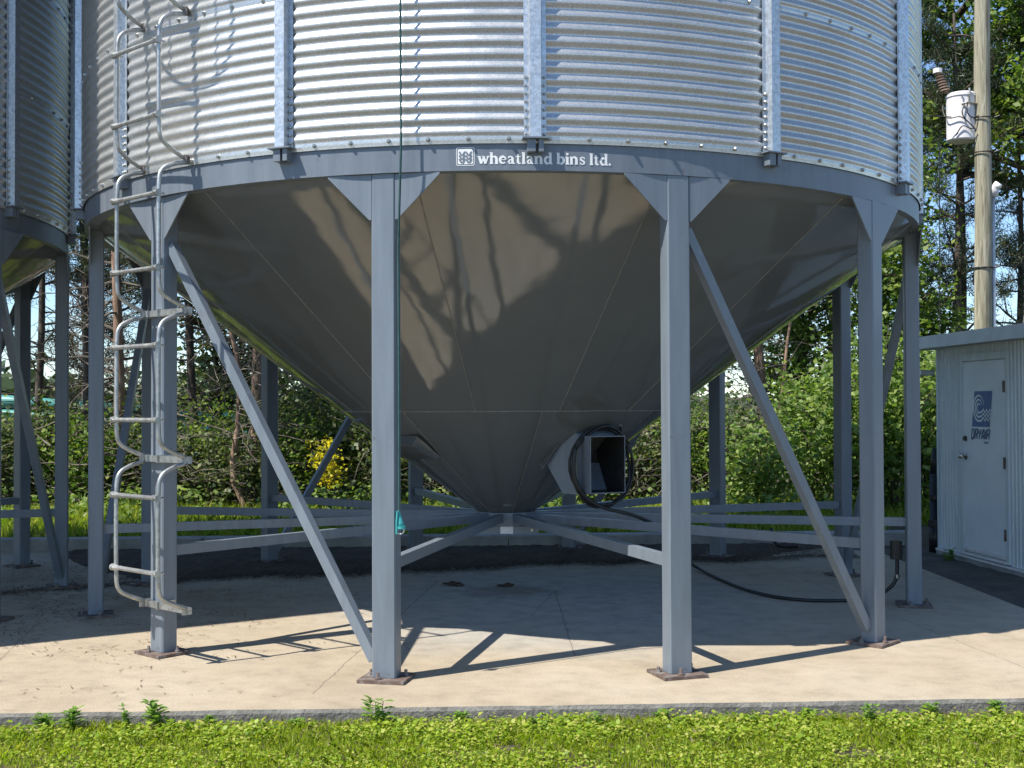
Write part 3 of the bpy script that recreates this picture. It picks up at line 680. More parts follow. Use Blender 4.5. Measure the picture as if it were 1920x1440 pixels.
mb = MB(); slab(mb, -.32, LSH+.15, -.15, DSH+.2, ZW1+.002, ZW1+.012); roof = mb.obj('roof', M['fascia'], shed)
for a in ((-.32, LSH+.15, -.158, -.151, 1.968, 2.085), (-.328, -.321, -.158, DSH+.2, 1.968, 2.085)):
    mb = MB(); slab(mb, *a); mb.obj('fascia', M['fascia'], roof)
mb = MB(); slab(mb, -.319, LSH+.148, -.149, DSH+.2, 2.03, 2.075); mb.obj('roof_sheet', M['fascia'], roof)
door = MB(); slab(door, .56, 1.345, -.012, .008, .095, 1.815); dr = door.obj('door', M['door'], shed)
fm = MB(); slab(fm, .515, .555, -.02, .01, ZW0+.01, 1.885); slab(fm, 1.352, 1.40, -.02, .01, ZW0+.01, 1.885); slab(fm, .556, 1.351, -.02, .01, 1.822, 1.885); fm.obj('frame', M['shed'], shed)
th = MB(); slab(th, .556, 1.351, -.026, .01, .05, .075); slab(th, .56, 1.345, -.018, -.0125, .096, .125); th.obj('threshold', M['white'], dr)
for z in (.3, .92, 1.58):
    h = MB(); slab(h, 1.338, 1.362, -.027, -.0205, z-.05, z+.05); h.tube([sp_(1.35, -.031, z-.05), sp_(1.35, -.031, z+.05)], .007, 6); h.obj('hinge', M['rust'], dr)
kn = MB(); kz = .955
kn.tube([sp_(.615, -.0125, kz), sp_(.615, -.02, kz)], .034, 14).tube([sp_(.615, -.02, kz), sp_(.615, -.035, kz), sp_(.615, -.05, kz), sp_(.615, -.07, kz), sp_(.615, -.085, kz)], [.013, .012, .024, .029, .018], 12); kn.obj('knob', M['chrome'], dr, True)
dbm = MB().tube([sp_(.61, -.0125, 1.115), sp_(.61, -.026, 1.115)], .024, 12); slab(dbm, .585, .64, -.03, -.0262, 1.10, 1.13); dbm.obj('deadbolt', M['dark'], dr)
# logo on the door (s to the right as seen from the bin = +u)
def dp(x, z, o): return sp_(x, -.0125-o, z)
lg = MB(); sh = .055
para = lambda x0, x1, z0, z1: [(x0, z0), (x1, z0), (x1+sh, z1), (x0+sh, z1)]
lg.add([dp(x, z, .0012) for x, z in para(.735, 1.07, 1.225, 1.545)], [(0, 1, 2, 3)]); lgo = lg.obj('logo_panel', M['blue'], dr)
lw = MB()
def rib(mb, pts, w, o):
    vs = []; P = [Vector(p) for p in pts]
    for i, p in enumerate(P):
        d = (P[min(i+1, len(P)-1)]-P[max(i-1, 0)]).normalized(); nn = Vector((-d.y, d.x)); ww = w if not isinstance(w, list) else w[i]
        for q in (p+nn*ww/2, p-nn*ww/2): vs.append(dp(q.x, q.y, o))
    mb.add(vs, [(2*i+1, 2*i+3, 2*i+2, 2*i) for i in range(len(P)-1)])
for k_, (rx, ry, a0) in enumerate(((.10, .115, 10), (.068, .078, 20), (.036, .042, 30))):
    cx, czz = .872, 1.392; aa = arc(cx, czz, rx, ry, a0, 290, 26)
    yb = czz-ry+.006; zig = [(cx+.055, yb+.004)]
    base = czz-ry
    for j in range(1, 7): zig.append((cx+.055+j*.030, base+(.032 if j % 2 else 0.0)))
    aa = aa[:-1]+[(cx+rx*.45, base+.004)]+[(p[0]+.02*(p[1]-1.3), p[1]) for p in zig]
    wv = [.006+.012*min(1, i/10) for i in range(len(aa))]
    rib(lw, aa, wv, .0024)
lw.obj('logo_wave', M['door'], lgo)
def text_mesh(body, size, shear, off, name, m, parent, x, z, sx=1., sy=1.):
    cu = D.curves.new(name, 'FONT'); cu.body = body; cu.size = size; cu.shear = shear; cu.offset = off; cu.resolution_u = 4
    o = D.objects.new(name, cu); COL.objects.link(o); dg = bpy.context.evaluated_depsgraph_get(); dg.update()
    me = D.meshes.new_from_object(o.evaluated_get(dg)); D.objects.remove(o)
    wmax = max(v.co.x for v in me.vertices); wmin = min(v.co.x for v in me.vertices); hmax = max(v.co.y for v in me.vertices); hmin = min(v.co.y for v in me.vertices)
    for v in me.vertices:
        a = x+(v.co.x-wmin)/(wmax-wmin)*sx; b = z+(v.co.y-hmin)/(hmax-hmin)*sy
        v.co = Vector(dp(a, b, .0014))
    me.materials.clear(); me.materials.append(m); return link(name, me, parent)
BL = {'D': (1, [[(0, 0), (0, 1), (.75, 1), (1, .85), (1, .15), (.75, 0), (0, 0)]]), 'R': (1, [[(0, 0), (0, 1), (.8, 1), (1, .88), (1, .6), (.8, .48), (.05, .48)], [(.55, .46), (.95, .3), (1, 0)]]),
      'Y': (1, [[(0, 1), (.1, .7), (.5, .45), (.9, .7), (1, 1)], [(.5, .46), (.5, 0)]]), 'A': (1, [[(0, 0), (.1, .6), (.38, 1), (.62, 1), (.9, .6), (1, 0)], [(.15, .3), (.85, .3)]]), 'I': (.1, [[(.5, 0), (.5, 1)]])}
dm_ = MB(); xx = .722; k_ = 0
for c_ in 'DRYAIR':
    wd, sts = BL[c_]
    for st_ in sts:
        k_ += 1; rib(dm_, [(xx+(px_ if c_ != 'I' else .5)*wd*.043+.02*pz_, 1.117+pz_*.084) for px_, pz_ in st_], .0225, .0012+.00015*(k_ % 5))
    xx += .065 if c_ != 'I' else .028
dm_.obj('door_lettering', M['dblue'], dr)
text_mesh('1500 INC.', .05, 0, .001, 'small_lettering', M['dblue'], dr, .955, 1.077, .10, .02)
vp = empty('vent_pipe', SA+su*-.12+sw*.02); tag(vp, 'black stack pipe standing against the rear corner of the shed', 'pipe')
MB().tube([(0, 0, -.02), (0, 0, .26), (0, 0, .261), (0, 0, .75)], [.062, .062, .05, .05], 12).tube([(0, 0, .75), (.0, 0, 1.0)], [.05, .022], 12).obj('pipe', M['black'], vp, True)
MB().tube([(0, 0, .24), (0, 0, .3)], .068, 12).tube([(0, 0, .5), (0, 0, .54)], .058, 12).obj('collar', M['black'], vp)
MB().tube([tuple(sw*0+su*0+Vector((-.12, .05, 1.74))), (.02, .05, 1.74)], .03, 10).obj('outlet', M['pipe'], vp)

# ------------------------------------------------------------------ utility pole and transformer
PX, PY = 6.14, 6.5
pole = empty('utility_pole', (PX, PY, 0)); tag(pole, 'weathered grey wooden utility pole rising behind the shed roof', 'utility pole')
rr = random.Random(8)
MB().tube([(.008*z+.006*math.sin(z*1.9), .004*math.cos(z), z) for z in np.linspace(-.2, 9.6, 40)], [.118-.0028*z for z in np.linspace(0, 9.6, 40)], 18).obj('trunk', M['wood'], pole, True)
cd = MB().tube([(.142, -.02, 0), (.15, -.02, 2.2), (.158, -.02, 4.15)], .026, 8); cd.obj('conduit', M['pipe'], pole, True)
MB().tube([(.165, -.03, 4.12), (.17, -.04, 4.22), (.19, -.07, 4.27), (.22, -.11, 4.24)], [.045, .06, .055, .03], 10).obj('weatherhead', M['white'], pole, True)
for z in (2.05, 3.2, 4.7, 5.15):
    MB().tube([(.008*z+.125*math.cos(a), .125*math.sin(a), z) for a in np.linspace(0, 6.28, 17)[:-1]], .009, 5, True).tube([(.13+.008*z, -.06, z), (.19+.008*z, -.08, z+.02)], .014, 6).obj('clamp', M['dark'], pole)
tf = empty('transformer', (PX-.185, PY+.13, 4.88)); tag(tf, 'white can transformer hung high on the wooden pole', 'transformer')
MB().lathe([(.0, 0), (.165, 0), (.18, .02), (.18, .66), (.19, .665), (.19, .70), (.15, .735), (.0, .745)], 28).obj('tank', M['white'], tf, True).data.set_sharp_from_angle(angle=R_(35))
MB().tube([(.18*math.sin(a), -.18*math.cos(a), .672) for a in np.linspace(0, 6.28, 33)[:-1]], .012, 6, True).obj('lid_band', M['white'], tf)
ins = MB()
for j in range(7): ins.tube([(-.2-.035*j*.35, 0, .78+.04*j), (-.2-.035*j*.35-.004, 0, .80+.04*j), (-.2-.035*j*.35-.008, 0, .815+.04*j)], [.062-.002*j, .055, .03], 12)
ins.tube([(-.14, 0, .72), (-.2, 0, .77), (-.29, 0, 1.08)], .025, 8); ins.obj('bushing', M['insul'], tf)
MB().tube([(-.29, 0, 1.05), (-.29, 0, 1.12)], .055, 10).obj('bushing_cap', M['white'], tf)
MB().tube([(0.03, -.185, .56), (.03, -.2, .66), (.03, -.19, .76)], .014, 6).tube([(-.06, -.18, .52), (-.02, -.22, .53), (.14, -.16, .53)], .016, 6).tube([(-.06, -.19, .6), (-.06, -.19, .66)], .01, 6).obj('lugs', M['bolt'], tf)
for P in ([(-.03, -.2, .52), (-.09, -.21, .40), (-.04, -.21, .28), (.03, -.21, .22), (.10, -.2, .12)], [(0, -.2, .53), (-.03, -.22, .38), (.05, -.21, .28), (.13, -.2, .34), (.2, -.14, .38)],
          [(-.24, -.02, .55), (-.25, -.06, .35), (-.18, -.14, .3), (-.10, -.2, .35), (-.04, -.21, .29), (.04, -.21, .2)], [(-.13, -.15, .05), (-.10, -.18, .12), (-.07, -.2, .2), (-.02, -.21, .18), (.02, -.21, .13), (.08, -.2, .15)]):
    V_ = [Vector(p) for p in P]; V_ = [V_[i].lerp(V_[i+1], t) for i in range(len(V_)-1) for t in (0, .5)]+[V_[-1]]
    for _ in range(2): V_ = [V_[0]]+[(V_[i-1]+2*V_[i]+V_[i+1])/4 for i in range(1, len(V_)-1)]+[V_[-1]]
    MB().tube(V_, .008, 5).obj('lead', M['dark'], tf)
tf.scale = (1.06, 1.06, .86)
def wire(P, Q, sag, label, n=30, r=.007):
    P, Q = Vector(P), Vector(Q)
    o = MB().tube([P.lerp(Q, t)-Vector((0, 0, sag*4*t*(1-t))) for t in np.linspace(0, 1, n)], r, 5).obj('power_wire', M['dark']); tag(o, label, 'wire')
wire((PX-.4, PY-.1, 5.15), (-14, 12, 9.5), .5, 'thin service wire running left from the transformer behind the bin')
wire((PX-.53, PY-.02, 4.9), (PX-.45, PY+.3, 1.2), -.03, 'dark ground wire dropping below the transformer')

# ------------------------------------------------------------------ vegetation
def bend_path(r, p0, d, L, n, wob, grav=0):
    P = [Vector(p0)]; d = Vector(d).normalized()
    for i in range(n):
        d = (d+Vector((r.uniform(-wob, wob), r.uniform(-wob, wob), r.uniform(-wob, wob)+grav))).normalized(); P.append(P[-1]+d*(L/n))
    return P
def pine(name, label, x, y, h, dia, seed, bark_='darkbark', lean=(0, 0), live0=3.0, dead0=1.0, density=1.0, path=None, needles='needle', group='pines behind the bins'):
    r = random.Random(seed); ng = np.random.default_rng(seed)
    root = empty(name, (x, y, gz(x, y)-.05)); tag(root, label, 'tree', group)
    if path is None:
        path = [Vector((lean[0]*(z/h)+.05*math.sin(z*.9+seed), lean[1]*(z/h)+.05*math.cos(z*.7+seed), z)) for z in np.linspace(0, h, 22)]
    else: path = [Vector(p) for p in path]
    hh = path[-1].z
    rad = [dia/2*(1-.8*(p.z/hh))*(1.25 if p.z < .15 else 1)*r.uniform(.93, 1.08) for p in path]
    t = MB().tube(path, rad, 9)
    tr = t.obj('trunk', M[bark_], root, True)
    lb, db = MB(), MB(); tips = []
    def at(z):
        for a, b in zip(path, path[1:]):
            if a.z <= z <= b.z: return a.lerp(b, (z-a.z)/max(1e-6, b.z-a.z))
        return path[-1]
    z = dead0
    while z < hh-.2:
        for k in range(r.choice((1, 2, 2, 3))):
            a = r.uniform(0, 6.28); live = z > live0 + r.uniform(-.5, .8)
            L = (r.uniform(.7, 1.9) if live else r.uniform(.5, 1.7))*(1-.45*max(0, z-live0)/max(.1, hh-live0))
            P = bend_path(r, at(z), (math.cos(a), math.sin(a), r.uniform(-.15, .55)), L, 6, .22, .03 if live else -.03)
            (lb if live else db).tube(P, [max(.004, .019*(1-i/7.)*(dia/.15)) for i in range(7)], 5)
            for j in range(2, 7):
                for _ in range(2 if live else 1):
                    dd = (P[j]-P[j-1]).normalized()+Vector((r.uniform(-1, 1), r.uniform(-1, 1), r.uniform(-.3, .8)))
                    Q = bend_path(r, P[j], dd, r.uniform(.2, .55), 3, .3)
                    (lb if live else db).tube(Q, [.007, .006, .004, .003], 4)
                    if live: tips += Q[1:]
        z += r.uniform(.12, .3)
    if lb.v: lb.obj('branches', M['darkbark'], root)
    if db.v: db.obj('dead_branches', M['twig'], root)
    if tips:
        C = np.array([tuple(p) for p in tips]); C = C[ng.random(len(C)) < density]
        k = 13; B = np.repeat(C, k, 0)+ng.normal(size=(len(C)*k, 3))*.045
        d = unit(ng.normal(size=B.shape)+np.array([0, 0, .5])); w = unit(np.cross(d, ng.normal(size=B.shape))); s = ng.uniform(.08, .15, (len(B), 1))
        V = np.stack([B-w*.007, B+w*.007, B+d*s], 1).reshape(-1, 3)
        link('crown', npmesh('crown', V, np.arange(len(V)).reshape(-1, 3), M[needles]), root)
    return root
def leafy(name, label, cat, x, y, h, spread, seed, mat_, n_stem, z0, lsize, per, dia=.05, group=None, leanto=(0, 0), bark_='darkbark', sub=6, clus=.17, single=False, up=.25):
    r = random.Random(seed); ng = np.random.default_rng(seed)
    root = empty(name, (x, y, gz(x, y)-.03)); tag(root, label, cat, group)
    st = MB(); tips = []
    if single:
        tp = [Vector((leanto[0]*(t**1.3)+.08*math.sin(t*5+seed), leanto[1]*t+.08*math.cos(t*4+seed), t*h*.9)) for t in np.linspace(0, 1, 14)]
        st.tube(tp, [dia/2*(1-.8*t) for t in np.linspace(0, 1, 14)], 8)
        starts = [(tp[min(13, max(2, int(13*(z0+(1-z0)*(i+.5)/n_stem))))], None) for i in range(n_stem)]
    else: starts = [(Vector((r.uniform(-.25, .25)*spread, r.uniform(-.25, .25)*spread, 0)), None) for i in range(n_stem)]
    for s0, _ in starts:
        a = r.uniform(0, 6.28)
        if single: dirv = (math.cos(a), math.sin(a), r.uniform(.0, .8)); L = spread*r.uniform(.6, 1.1)
        else: q = r.uniform(.1, .9)*spread/h; dirv = (math.cos(a)*q, math.sin(a)*q, 1); L = h*r.uniform(.55, 1.02)
        P = bend_path(r, s0, dirv, L, 8, .16, .02); st.tube(P, [max(.003, dia*.32*(1-i/9.5)) for i in range(9)], 5)
        for j in range(2 if single else 3, 9):
            for _ in range(r.randint(1, 3)):
                a = r.uniform(0, 6.28)
                Q = bend_path(r, P[j], (math.cos(a), math.sin(a), r.uniform(-.2, .9)), r.uniform(.2, .65)*min(1, spread), 4, .3)
                st.tube(Q, [.007, .006, .005, .004, .003], 4); tips += [Q[2], Q[3], Q[4]]
    zmin = z0*h if not single else 0
    C = np.array([tuple(p) for p in tips if p.z > zmin])
    keep = ng.random(len(C)) < .85; C = C[keep]
    B = np.repeat(C, per, 0)+ng.normal(size=(len(C)*per, 3))*clus*np.array([1, 1, .75])
    B = B[B[:, 2] > .02]
    V, Fc = leaves(ng, B, np.full(len(B), lsize), up)
    st.obj('stems' if not single else 'trunk', M[bark_], root, True)
    link('crown' if single else 'foliage', npmesh('foliage', V, Fc, M[mat_]), root)
    return root
wx = lambda px, Y: (px-950)/2276*(Y+9.25)+.02
# pines, left to right
pine('pine_tree', 'slim pine seen between the left bin legs', wx(62, 10), 10, 9, .14, 11, live0=2.8)
pine('pine_tree', 'dark pine filling the sky gap between the two bins', wx(150, 11.5), 11.5, 10.5, .2, 12, live0=3.0)
pine('pine_tree', 'straight pink barked pine just left of the ladder', wx(206, 7.6), 7.6, 9.5, .17, 13, 'pinkbark', (.15, 0), live0=3.7, dead0=1.2)
pine('pine_tree', 'dark trunked pine between the ladder and the first brace', wx(352, 9), 9, 9.5, .15, 14, live0=2.6, dead0=.8)
pine('leaning_tree', 'thin crooked bare trunk leaning behind the first diagonal brace', wx(436, 6.8), 6.8, 5, .085, 15, 'pinkbark', live0=2.6, dead0=.9,
     path=[(.16, 0, 0), (.07, 0, .25), (-.04, 0, .5), (-.06, .02, .8), (0, .03, 1.15), (.02, .02, 1.5), (.05, 0, 1.9), (-.03, 0, 2.3), (-.15, 0, 2.7), (-.3, 0, 3.3), (-.45, 0, 4.2), (-.5, 0, 5)])
pine('pine_tree', 'pale pink pine trunk left of the dark back leg', wx(478, 8.2), 8.2, 9.5, .165, 16, 'pinkbark', live0=2.6, dead0=1.2)
pine('pine_tree', 'pine partly hidden behind the left flank of the cone', wx(600, 10.5), 10.5, 9, .15, 17, live0=1.9)
pine('pine_tree', 'pine behind the cone outlet seen low between the legs', wx(830, 10), 10, 9, .18, 18, live0=2.5)
pine('pine_tree', 'pine behind the grey air duct', wx(1215, 9), 9, 9, .2, 19, live0=2.5)
pine('pine_tree', 'reddish pine trunk right of the third front leg, above the bushes', wx(1424, 9.5), 9.5, 9.5, .19, 20, 'pinkbark', (-.35, 0), live0=2.7, dead0=.7)
pine('leaning_tree', 'thin bare orange stem slanting beside the reddish pine', wx(1443, 8.5), 8.5, 5, .075, 21, 'pinkbark', live0=2.9, dead0=.9,
     path=[(-.1, 0, 0), (-.02, 0, .7), (.06, 0, 1.3), (.14, 0, 1.8), (.2, 0, 2.4), (.3, 0, 3.0), (.36, 0, 3.7), (.4, 0, 4.6)])
pine('pine_tree', 'tall pine below the transformer left of the utility pole', wx(1790, 11), 11, 8, .2, 22, live0=2.2, dead0=.8, density=.7)
pine('pine_tree', 'sparse pine right of the utility pole at the picture edge', wx(1905, 12), 12, 7.5, .18, 23, live0=2.6, density=.7)
pine('pine_tree', 'far pine left of the neighbouring bin', -11, 9.5, 9, .2, 24, live0=2.8)
pine('pine_tree', 'bushy pine right of the thin orange stem', wx(1490, 11), 11, 8, .17, 27, live0=1.9, dead0=.8)
pine('pine_tree', 'distant pine in the gap left of the rear right leg', wx(1555, 13), 13, 8.5, .17, 28, live0=2.0)
pine('pine_tree', 'slender pine between the right outer legs', wx(1690, 12), 12, 9, .16, 25, live0=2.4)
pine('pine_tree', 'pine with browned needles left of the dark back leg', wx(150, 13), 13, 4.2, .13, 26, live0=1.0, needles='needle_dry')
# deciduous trees on the right
leafy('broadleaf_tree', 'tall broadleaf tree with bright leaves above the transformer', 'tree', wx(1790, 12.5), 12.5, 10, 2.3, 31, 'leafmid', 22, .66, .12, 12, .24, 'broadleaf trees', single=True)
leafy('broadleaf_tree', 'broadleaf tree right of the pole in the top right corner', 'tree', wx(1965, 11), 11, 9.5, 2.3, 32, 'leafmid', 22, .62, .12, 12, .24, 'broadleaf trees', single=True)
leafy('broadleaf_tree', 'narrow leafy tree framed between the two right outer legs', 'tree', wx(1655, 9.2), 9.2, 6.5, .95, 33, 'leafmid', 24, .12, .10, 10, .13, 'broadleaf trees', single=True)
leafy('broadleaf_tree', 'leafy tree right of the outer bin leg above the shed', 'tree', wx(1725, 9.8), 9.8, 3.3, .55, 34, 'leafmid', 14, .2, .10, 7, .12, 'broadleaf trees', single=True)
leafy('broadleaf_tree', 'broadleaf tree rising behind the shed beyond the frame', 'tree', 11.2, 9, 8, 1.8, 35, 'leafmid', 20, .3, .12, 14, .2, 'broadleaf trees', single=True)
leafy('broadleaf_tree', 'thin leafy tree behind the long right brace', 'tree', wx(1490, 10), 10, 4.4, .8, 36, 'leafmid', 20, .3, .09, 7, .13, 'broadleaf trees', single=True)
leafy('broadleaf_tree', 'dull leafy tree right of the dark back leg', 'tree', wx(560, 9.6), 9.6, 4.6, .9, 37, 'leafhedge', 22, .3, .09, 8, .13, 'broadleaf trees', single=True)
leafy('broadleaf_tree', 'dull leafy tree right of the ladder above the hedge', 'tree', wx(395, 10.4), 10.4, 4.8, .8, 38, 'leafhedge', 20, .35, .09, 7, .13, 'broadleaf trees', single=True)
# bushes
leafy('bush', 'large bright green bush left of the shed', 'bush', wx(1650, 6.4), 6.4, 2.35, 1.0, 41, 'leafbright', 16, .02, .095, 11, .05, 'bushes')
leafy('bush', 'bright rounded bush under the long right brace', 'bush', wx(1530, 6.8), 6.8, 1.9, .85, 42, 'leafbright', 14, .02, .09, 11, .05, 'bushes')
leafy('bush', 'pale sapling bush right of the third front leg', 'bush', wx(1420, 6.0), 6.0, 1.0, .6, 43, 'leafbright', 8, .02, .08, 8, .03, 'bushes')
leafy('bush', 'tall bright bush against the shed corner', 'bush', wx(1735, 7.4), 7.4, 2.3, .8, 44, 'leafbright', 12, .02, .095, 11, .05, 'bushes')
hb = [(-60, 8.4, 1.7), (25, 7.4, 1.35), (95, 7.9, 1.45), (160, 7.2, 1.3), (250, 8.3, 1.35), (330, 7.5, 1.1), (400, 8.4, 1.35), (460, 7.4, .9), (540, 8.0, 1.75), (600, 7.6, 1.4), (665, 7.9, 1.6), (740, 7.2, 1.3), (800, 7.8, 1.5), (880, 7.3, 1.2), (960, 7.7, 1.2), (1050, 7.3, 1.1), (1110, 7.7, 1.3), (1190, 7.4, 1.2), (1270, 7.6, 1.45), (1340, 8.0, 1.5), (1860, 6.2, 1.7), (1980, 6.0, 1.8)]
words = ['at the far left edge', 'behind the leftmost neighbour leg', 'between the neighbour bin legs', 'in the gap between the two bins', 'behind the ladder foot', 'right of the ladder leg', 'under the dark pine', 'below the leaning trunk', 'right of the dark back leg', 'beside the yellow shrub', 'left of the second front leg', 'behind the second front leg', 'by the sloping rear spoke', 'behind the cone tip on the left', 'straight behind the outlet collar', 'right of the outlet collar', 'under the air duct', 'left of the third front leg', 'behind the third front leg', 'by the rear right leg', 'behind the shed', 'beyond the shed at right']
for i, ((px, Y, h), w) in enumerate(zip(hb, words)):
    leafy('bush', 'dull green hedge bush '+w, 'bush', wx(px, Y), Y, h, .75, 60+i, 'leafhedge' if i % 3 else 'leafmid', 12, .02, .075, 9, .04, 'bushes', bark_='twig')
yb = leafy('yellow_shrub', 'shrub with bright yellow leaves behind the first brace', 'shrub', wx(612, 6.6), 6.6, .98, .22, 90, 'yellow', 5, .42, .06, 4, .02, None, clus=.05)
# tangled dead branches along the hedge foot
for i, (px, Y, w_, lb) in enumerate(((220, 7.0, 1.3, 'tangle of dead grey branches behind the ladder'), (400, 7.2, 1.1, 'tangle of dead branches under the leaning trunk'), (1340, 7.4, 1.2, 'heap of brown dead branches right of the third front leg'), (1190, 6.9, .9, 'heap of dead branches beside the air duct'), (760, 7.0, .8, 'dead branches behind the second front leg'), (90, 7.1, .9, 'dead branches between the neighbour bin legs'))):
    r = random.Random(100+i); mb = MB(); x0 = wx(px, Y)
    for j in range(85):
        p = Vector((r.gauss(0, .55)*w_, r.uniform(-.5, .5), abs(r.gauss(.5, .35)))); a = r.uniform(0, 6.28)
        P = bend_path(r, p, (math.cos(a), math.sin(a)*.5, r.uniform(-.5, .6)), r.uniform(.3, 1.2), 5, .25, -.03); q = r.choice((.003, .0035, .004, .005, .006, .011))
        mb.tube(P, [q*(1-k*.14) for k in range(6)], 4)
    o = mb.obj('brushwood', M['twig']); o.location = (x0, Y, gz(x0, Y)); tag(o, lb, 'brushwood', 'dead branches', 'stuff')
# grasses
ng = np.random.default_rng(7)
def gzv(x, y):
    return np.array([gz(a, b) for a, b in zip(x, y)])
def scatter(n, x0, x1, y0, y1, keep=None):
    x = ng.uniform(x0, x1, n); y = ng.uniform(y0, y1, n)
    if keep is not None: k = keep(x, y); x, y = x[k], y[k]
    return np.stack([x, y, gzv(x, y)], 1)
def patch(x, y, s, seed):
    a = seed*1.7
    return (np.sin(x*2.1*s+a)+np.sin(y*2.7*s+a*2)+np.sin((x+y)*3.3*s+a)+np.sin((x-1.3*y)*5.1*s+a*3)*.7)/3.7
front = lambda x, y: y < fe(x)-.035-.07*(patch(x, y*0, 2.6, 1)+.6)*(.4+ng.random(len(x)))
V1, F1 = blades(ng, scatter(70000, -3.4, 3.6, -4.75, -3.5, lambda x, y: front(x, y) & (patch(x, y, 1.5, 3) +.5*patch(x, y, 5.5, 8) > -.75+.35*ng.random(len(x)))), np.float64(.042), .0045, .55)
V2, F2 = blades(ng, scatter(12000, -7, 7, -5.9, -4.6), np.float64(.055), .008, .5)
V3, F3 = blades(ng, scatter(9000, 3.6, 7, -4.9, -3.0), np.float64(.05), .008, .5)
V4, F4 = blades(ng, scatter(9000, -7, -3.4, -4.9, -3.65, lambda x, y: y < fe(x)-.15), np.float64(.05), .008, .5)
V = np.concatenate([V1, V2, V3, V4]); tag(link('lawn', npmesh('lawn', V, np.arange(len(V)).reshape(-1, 5), M['grass'])), 'short bright lawn grass in front of the concrete slab', 'grass', None, 'stuff')
def clov(n, x0, x1, y0, y1, thr, size, hmax):
    P = scatter(n, x0, x1, y0, y1, lambda x, y: front(x, y+.05) & (patch(x, y, 2.3, 5)+.7*patch(x, y, 6, 2) > thr-.12+.4*(ng.random(len(x))-.5)))
    P[:, 2] += ng.uniform(.012, hmax, len(P)); return leaves6(ng, P, np.full(len(P), size), .12, .40, 2.0)
Vc, Fc = clov(52000, -3.4, 3.6, -4.8, -3.5, -.12, .0155, .045); Vd, Fd = clov(7000, -3.4, 3.6, -4.0, -3.5, .1, .024, .06)
V = np.concatenate([Vc, Vd]); tag(link('ground_cover', npmesh('ground_cover', V, np.arange(len(V)).reshape(-1, 6), M['clover'])), 'low clover and broad leaf weeds mixed into the lawn', 'ground cover', None, 'stuff')
P = scatter(1500, -3.4, 3.6, -4.0, -3.5, lambda x, y: (y < -3.5+.047*x) & (patch(x, y, 2.5, 9) > -.2)); P[:, 2] += .012
Vs, Fs = leaves(ng, P, np.full(len(P), .035), -.0, .12, .02); tag(link('dead_leaves', npmesh('dead_leaves', Vs, Fs, M['straw'])), 'dry straw and dead leaves along the slab edge', 'litter', None, 'stuff')
back = lambda x, y: (y > be(x)+.22) & ~((x > 4.0) & (y < 4.9))
Vb, Fb = blades(ng, scatter(60000, -11, 9, 3.1, 8.6, back), np.float64(.2), .011, .4)
tag(link('long_grass', npmesh('long_grass', Vb, Fb, M['grassback'])), 'sunlit long grass beyond the back kerb', 'grass', None, 'stuff')
P = scatter(16000, -10, 8, 4.2, 8.2, lambda x, y: back(x, y) & (patch(x, y, 1.2, 4) > .05)); P[:, 2] += ng.uniform(.03, .4, len(P))
Vw, Fw = leaves(ng, P, np.full(len(P), .075), .2); tag(link('undergrowth', npmesh('undergrowth', Vw, Fw, M['leafbright'])), 'leafy weeds at the foot of the hedge', 'undergrowth', None, 'stuff')
# litter of needles at the back of the slab
de = lambda x: 1.58+.26*x-.02*x*x+.07*math.sin(x*2.3+.6)+.05*math.sin(x*5.1)+.03*math.sin(x*11.7)
dm = MB(); nxs = np.linspace(-4.3, 3.3, 220); rows = 14; nn_ = len(nxs); r_ = random.Random(21)
dv = []; rag = [r_.gauss(0, .05) for _ in nxs]
for j in range(rows):
    for i, x in enumerate(nxs):
        thin = min(1, max(.12, (x+4.5)/1.6))*min(1, max(.1, (3.5-x)/1.2))
        y1 = be(x)-.004; y0 = y1-(y1-min(de(x)+rag[i], be(x)-.2))*thin; t = j/(rows-1); y = y0+(y1-y0)*t
        dv.append((x, y, .0025+(0 if j == 0 else min(1, j/3)*(.004+abs(r_.gauss(0, .006)))+.012*t*t)))
dm.add(dv, [(j*nn_+i, j*nn_+i+1, (j+1)*nn_+i+1, (j+1)*nn_+i) for j in range(rows-1) for i in range(nn_-1)])
tag(dm.obj('needle_litter', M['dirt']), 'dark bed of fallen needles along the rear of the slab', 'litter', None, 'stuff')
x = ng.uniform(-4.4, 3.3, 24000); y = np.array([de(a) for a in x])+ng.normal(-.02, .12, len(x)); y2 = ng.uniform(0, 1, len(x)); y = np.where(ng.random(len(x)) < .5, y, y+(3-y)*y2); k = y < be(x)-.02
P = np.stack([x, y, np.full(len(x), .006)+.010*(y > np.array([de(a) for a in x])+.1)], 1)[k]
x = np.concatenate([ng.normal(-3.2, .9, 4200), ng.uniform(-6, -1.0, 900)]); y = np.concatenate([ng.normal(-.4, 1.25, 4200), ng.uniform(-3.3, 2.6, 900)]); k = (y > fe(x)+.03) & (y < be(x)-.05) & (patch(x, y, 2.2, 6) > -.05)
P = np.concatenate([P, np.stack([x, y, np.full(len(x), .005)], 1)[k]])
d = ng.normal(size=P.shape)*np.array([1, 1, .12]); d = unit(d); w = unit(np.cross(d, np.array([0, 0, 1.]))); s = ng.uniform(.02, .07, (len(P), 1))
V = np.stack([P-w*.0035, P+w*.0035, P+d*s], 1).reshape(-1, 3)
V[:, 2] = np.maximum(V[:, 2], .002)
tag(link('fallen_needles', npmesh('fallen_needles', V, np.arange(len(V)).reshape(-1, 3), M['litter'])), 'scattered dry pine needles on the concrete', 'litter', None, 'stuff')
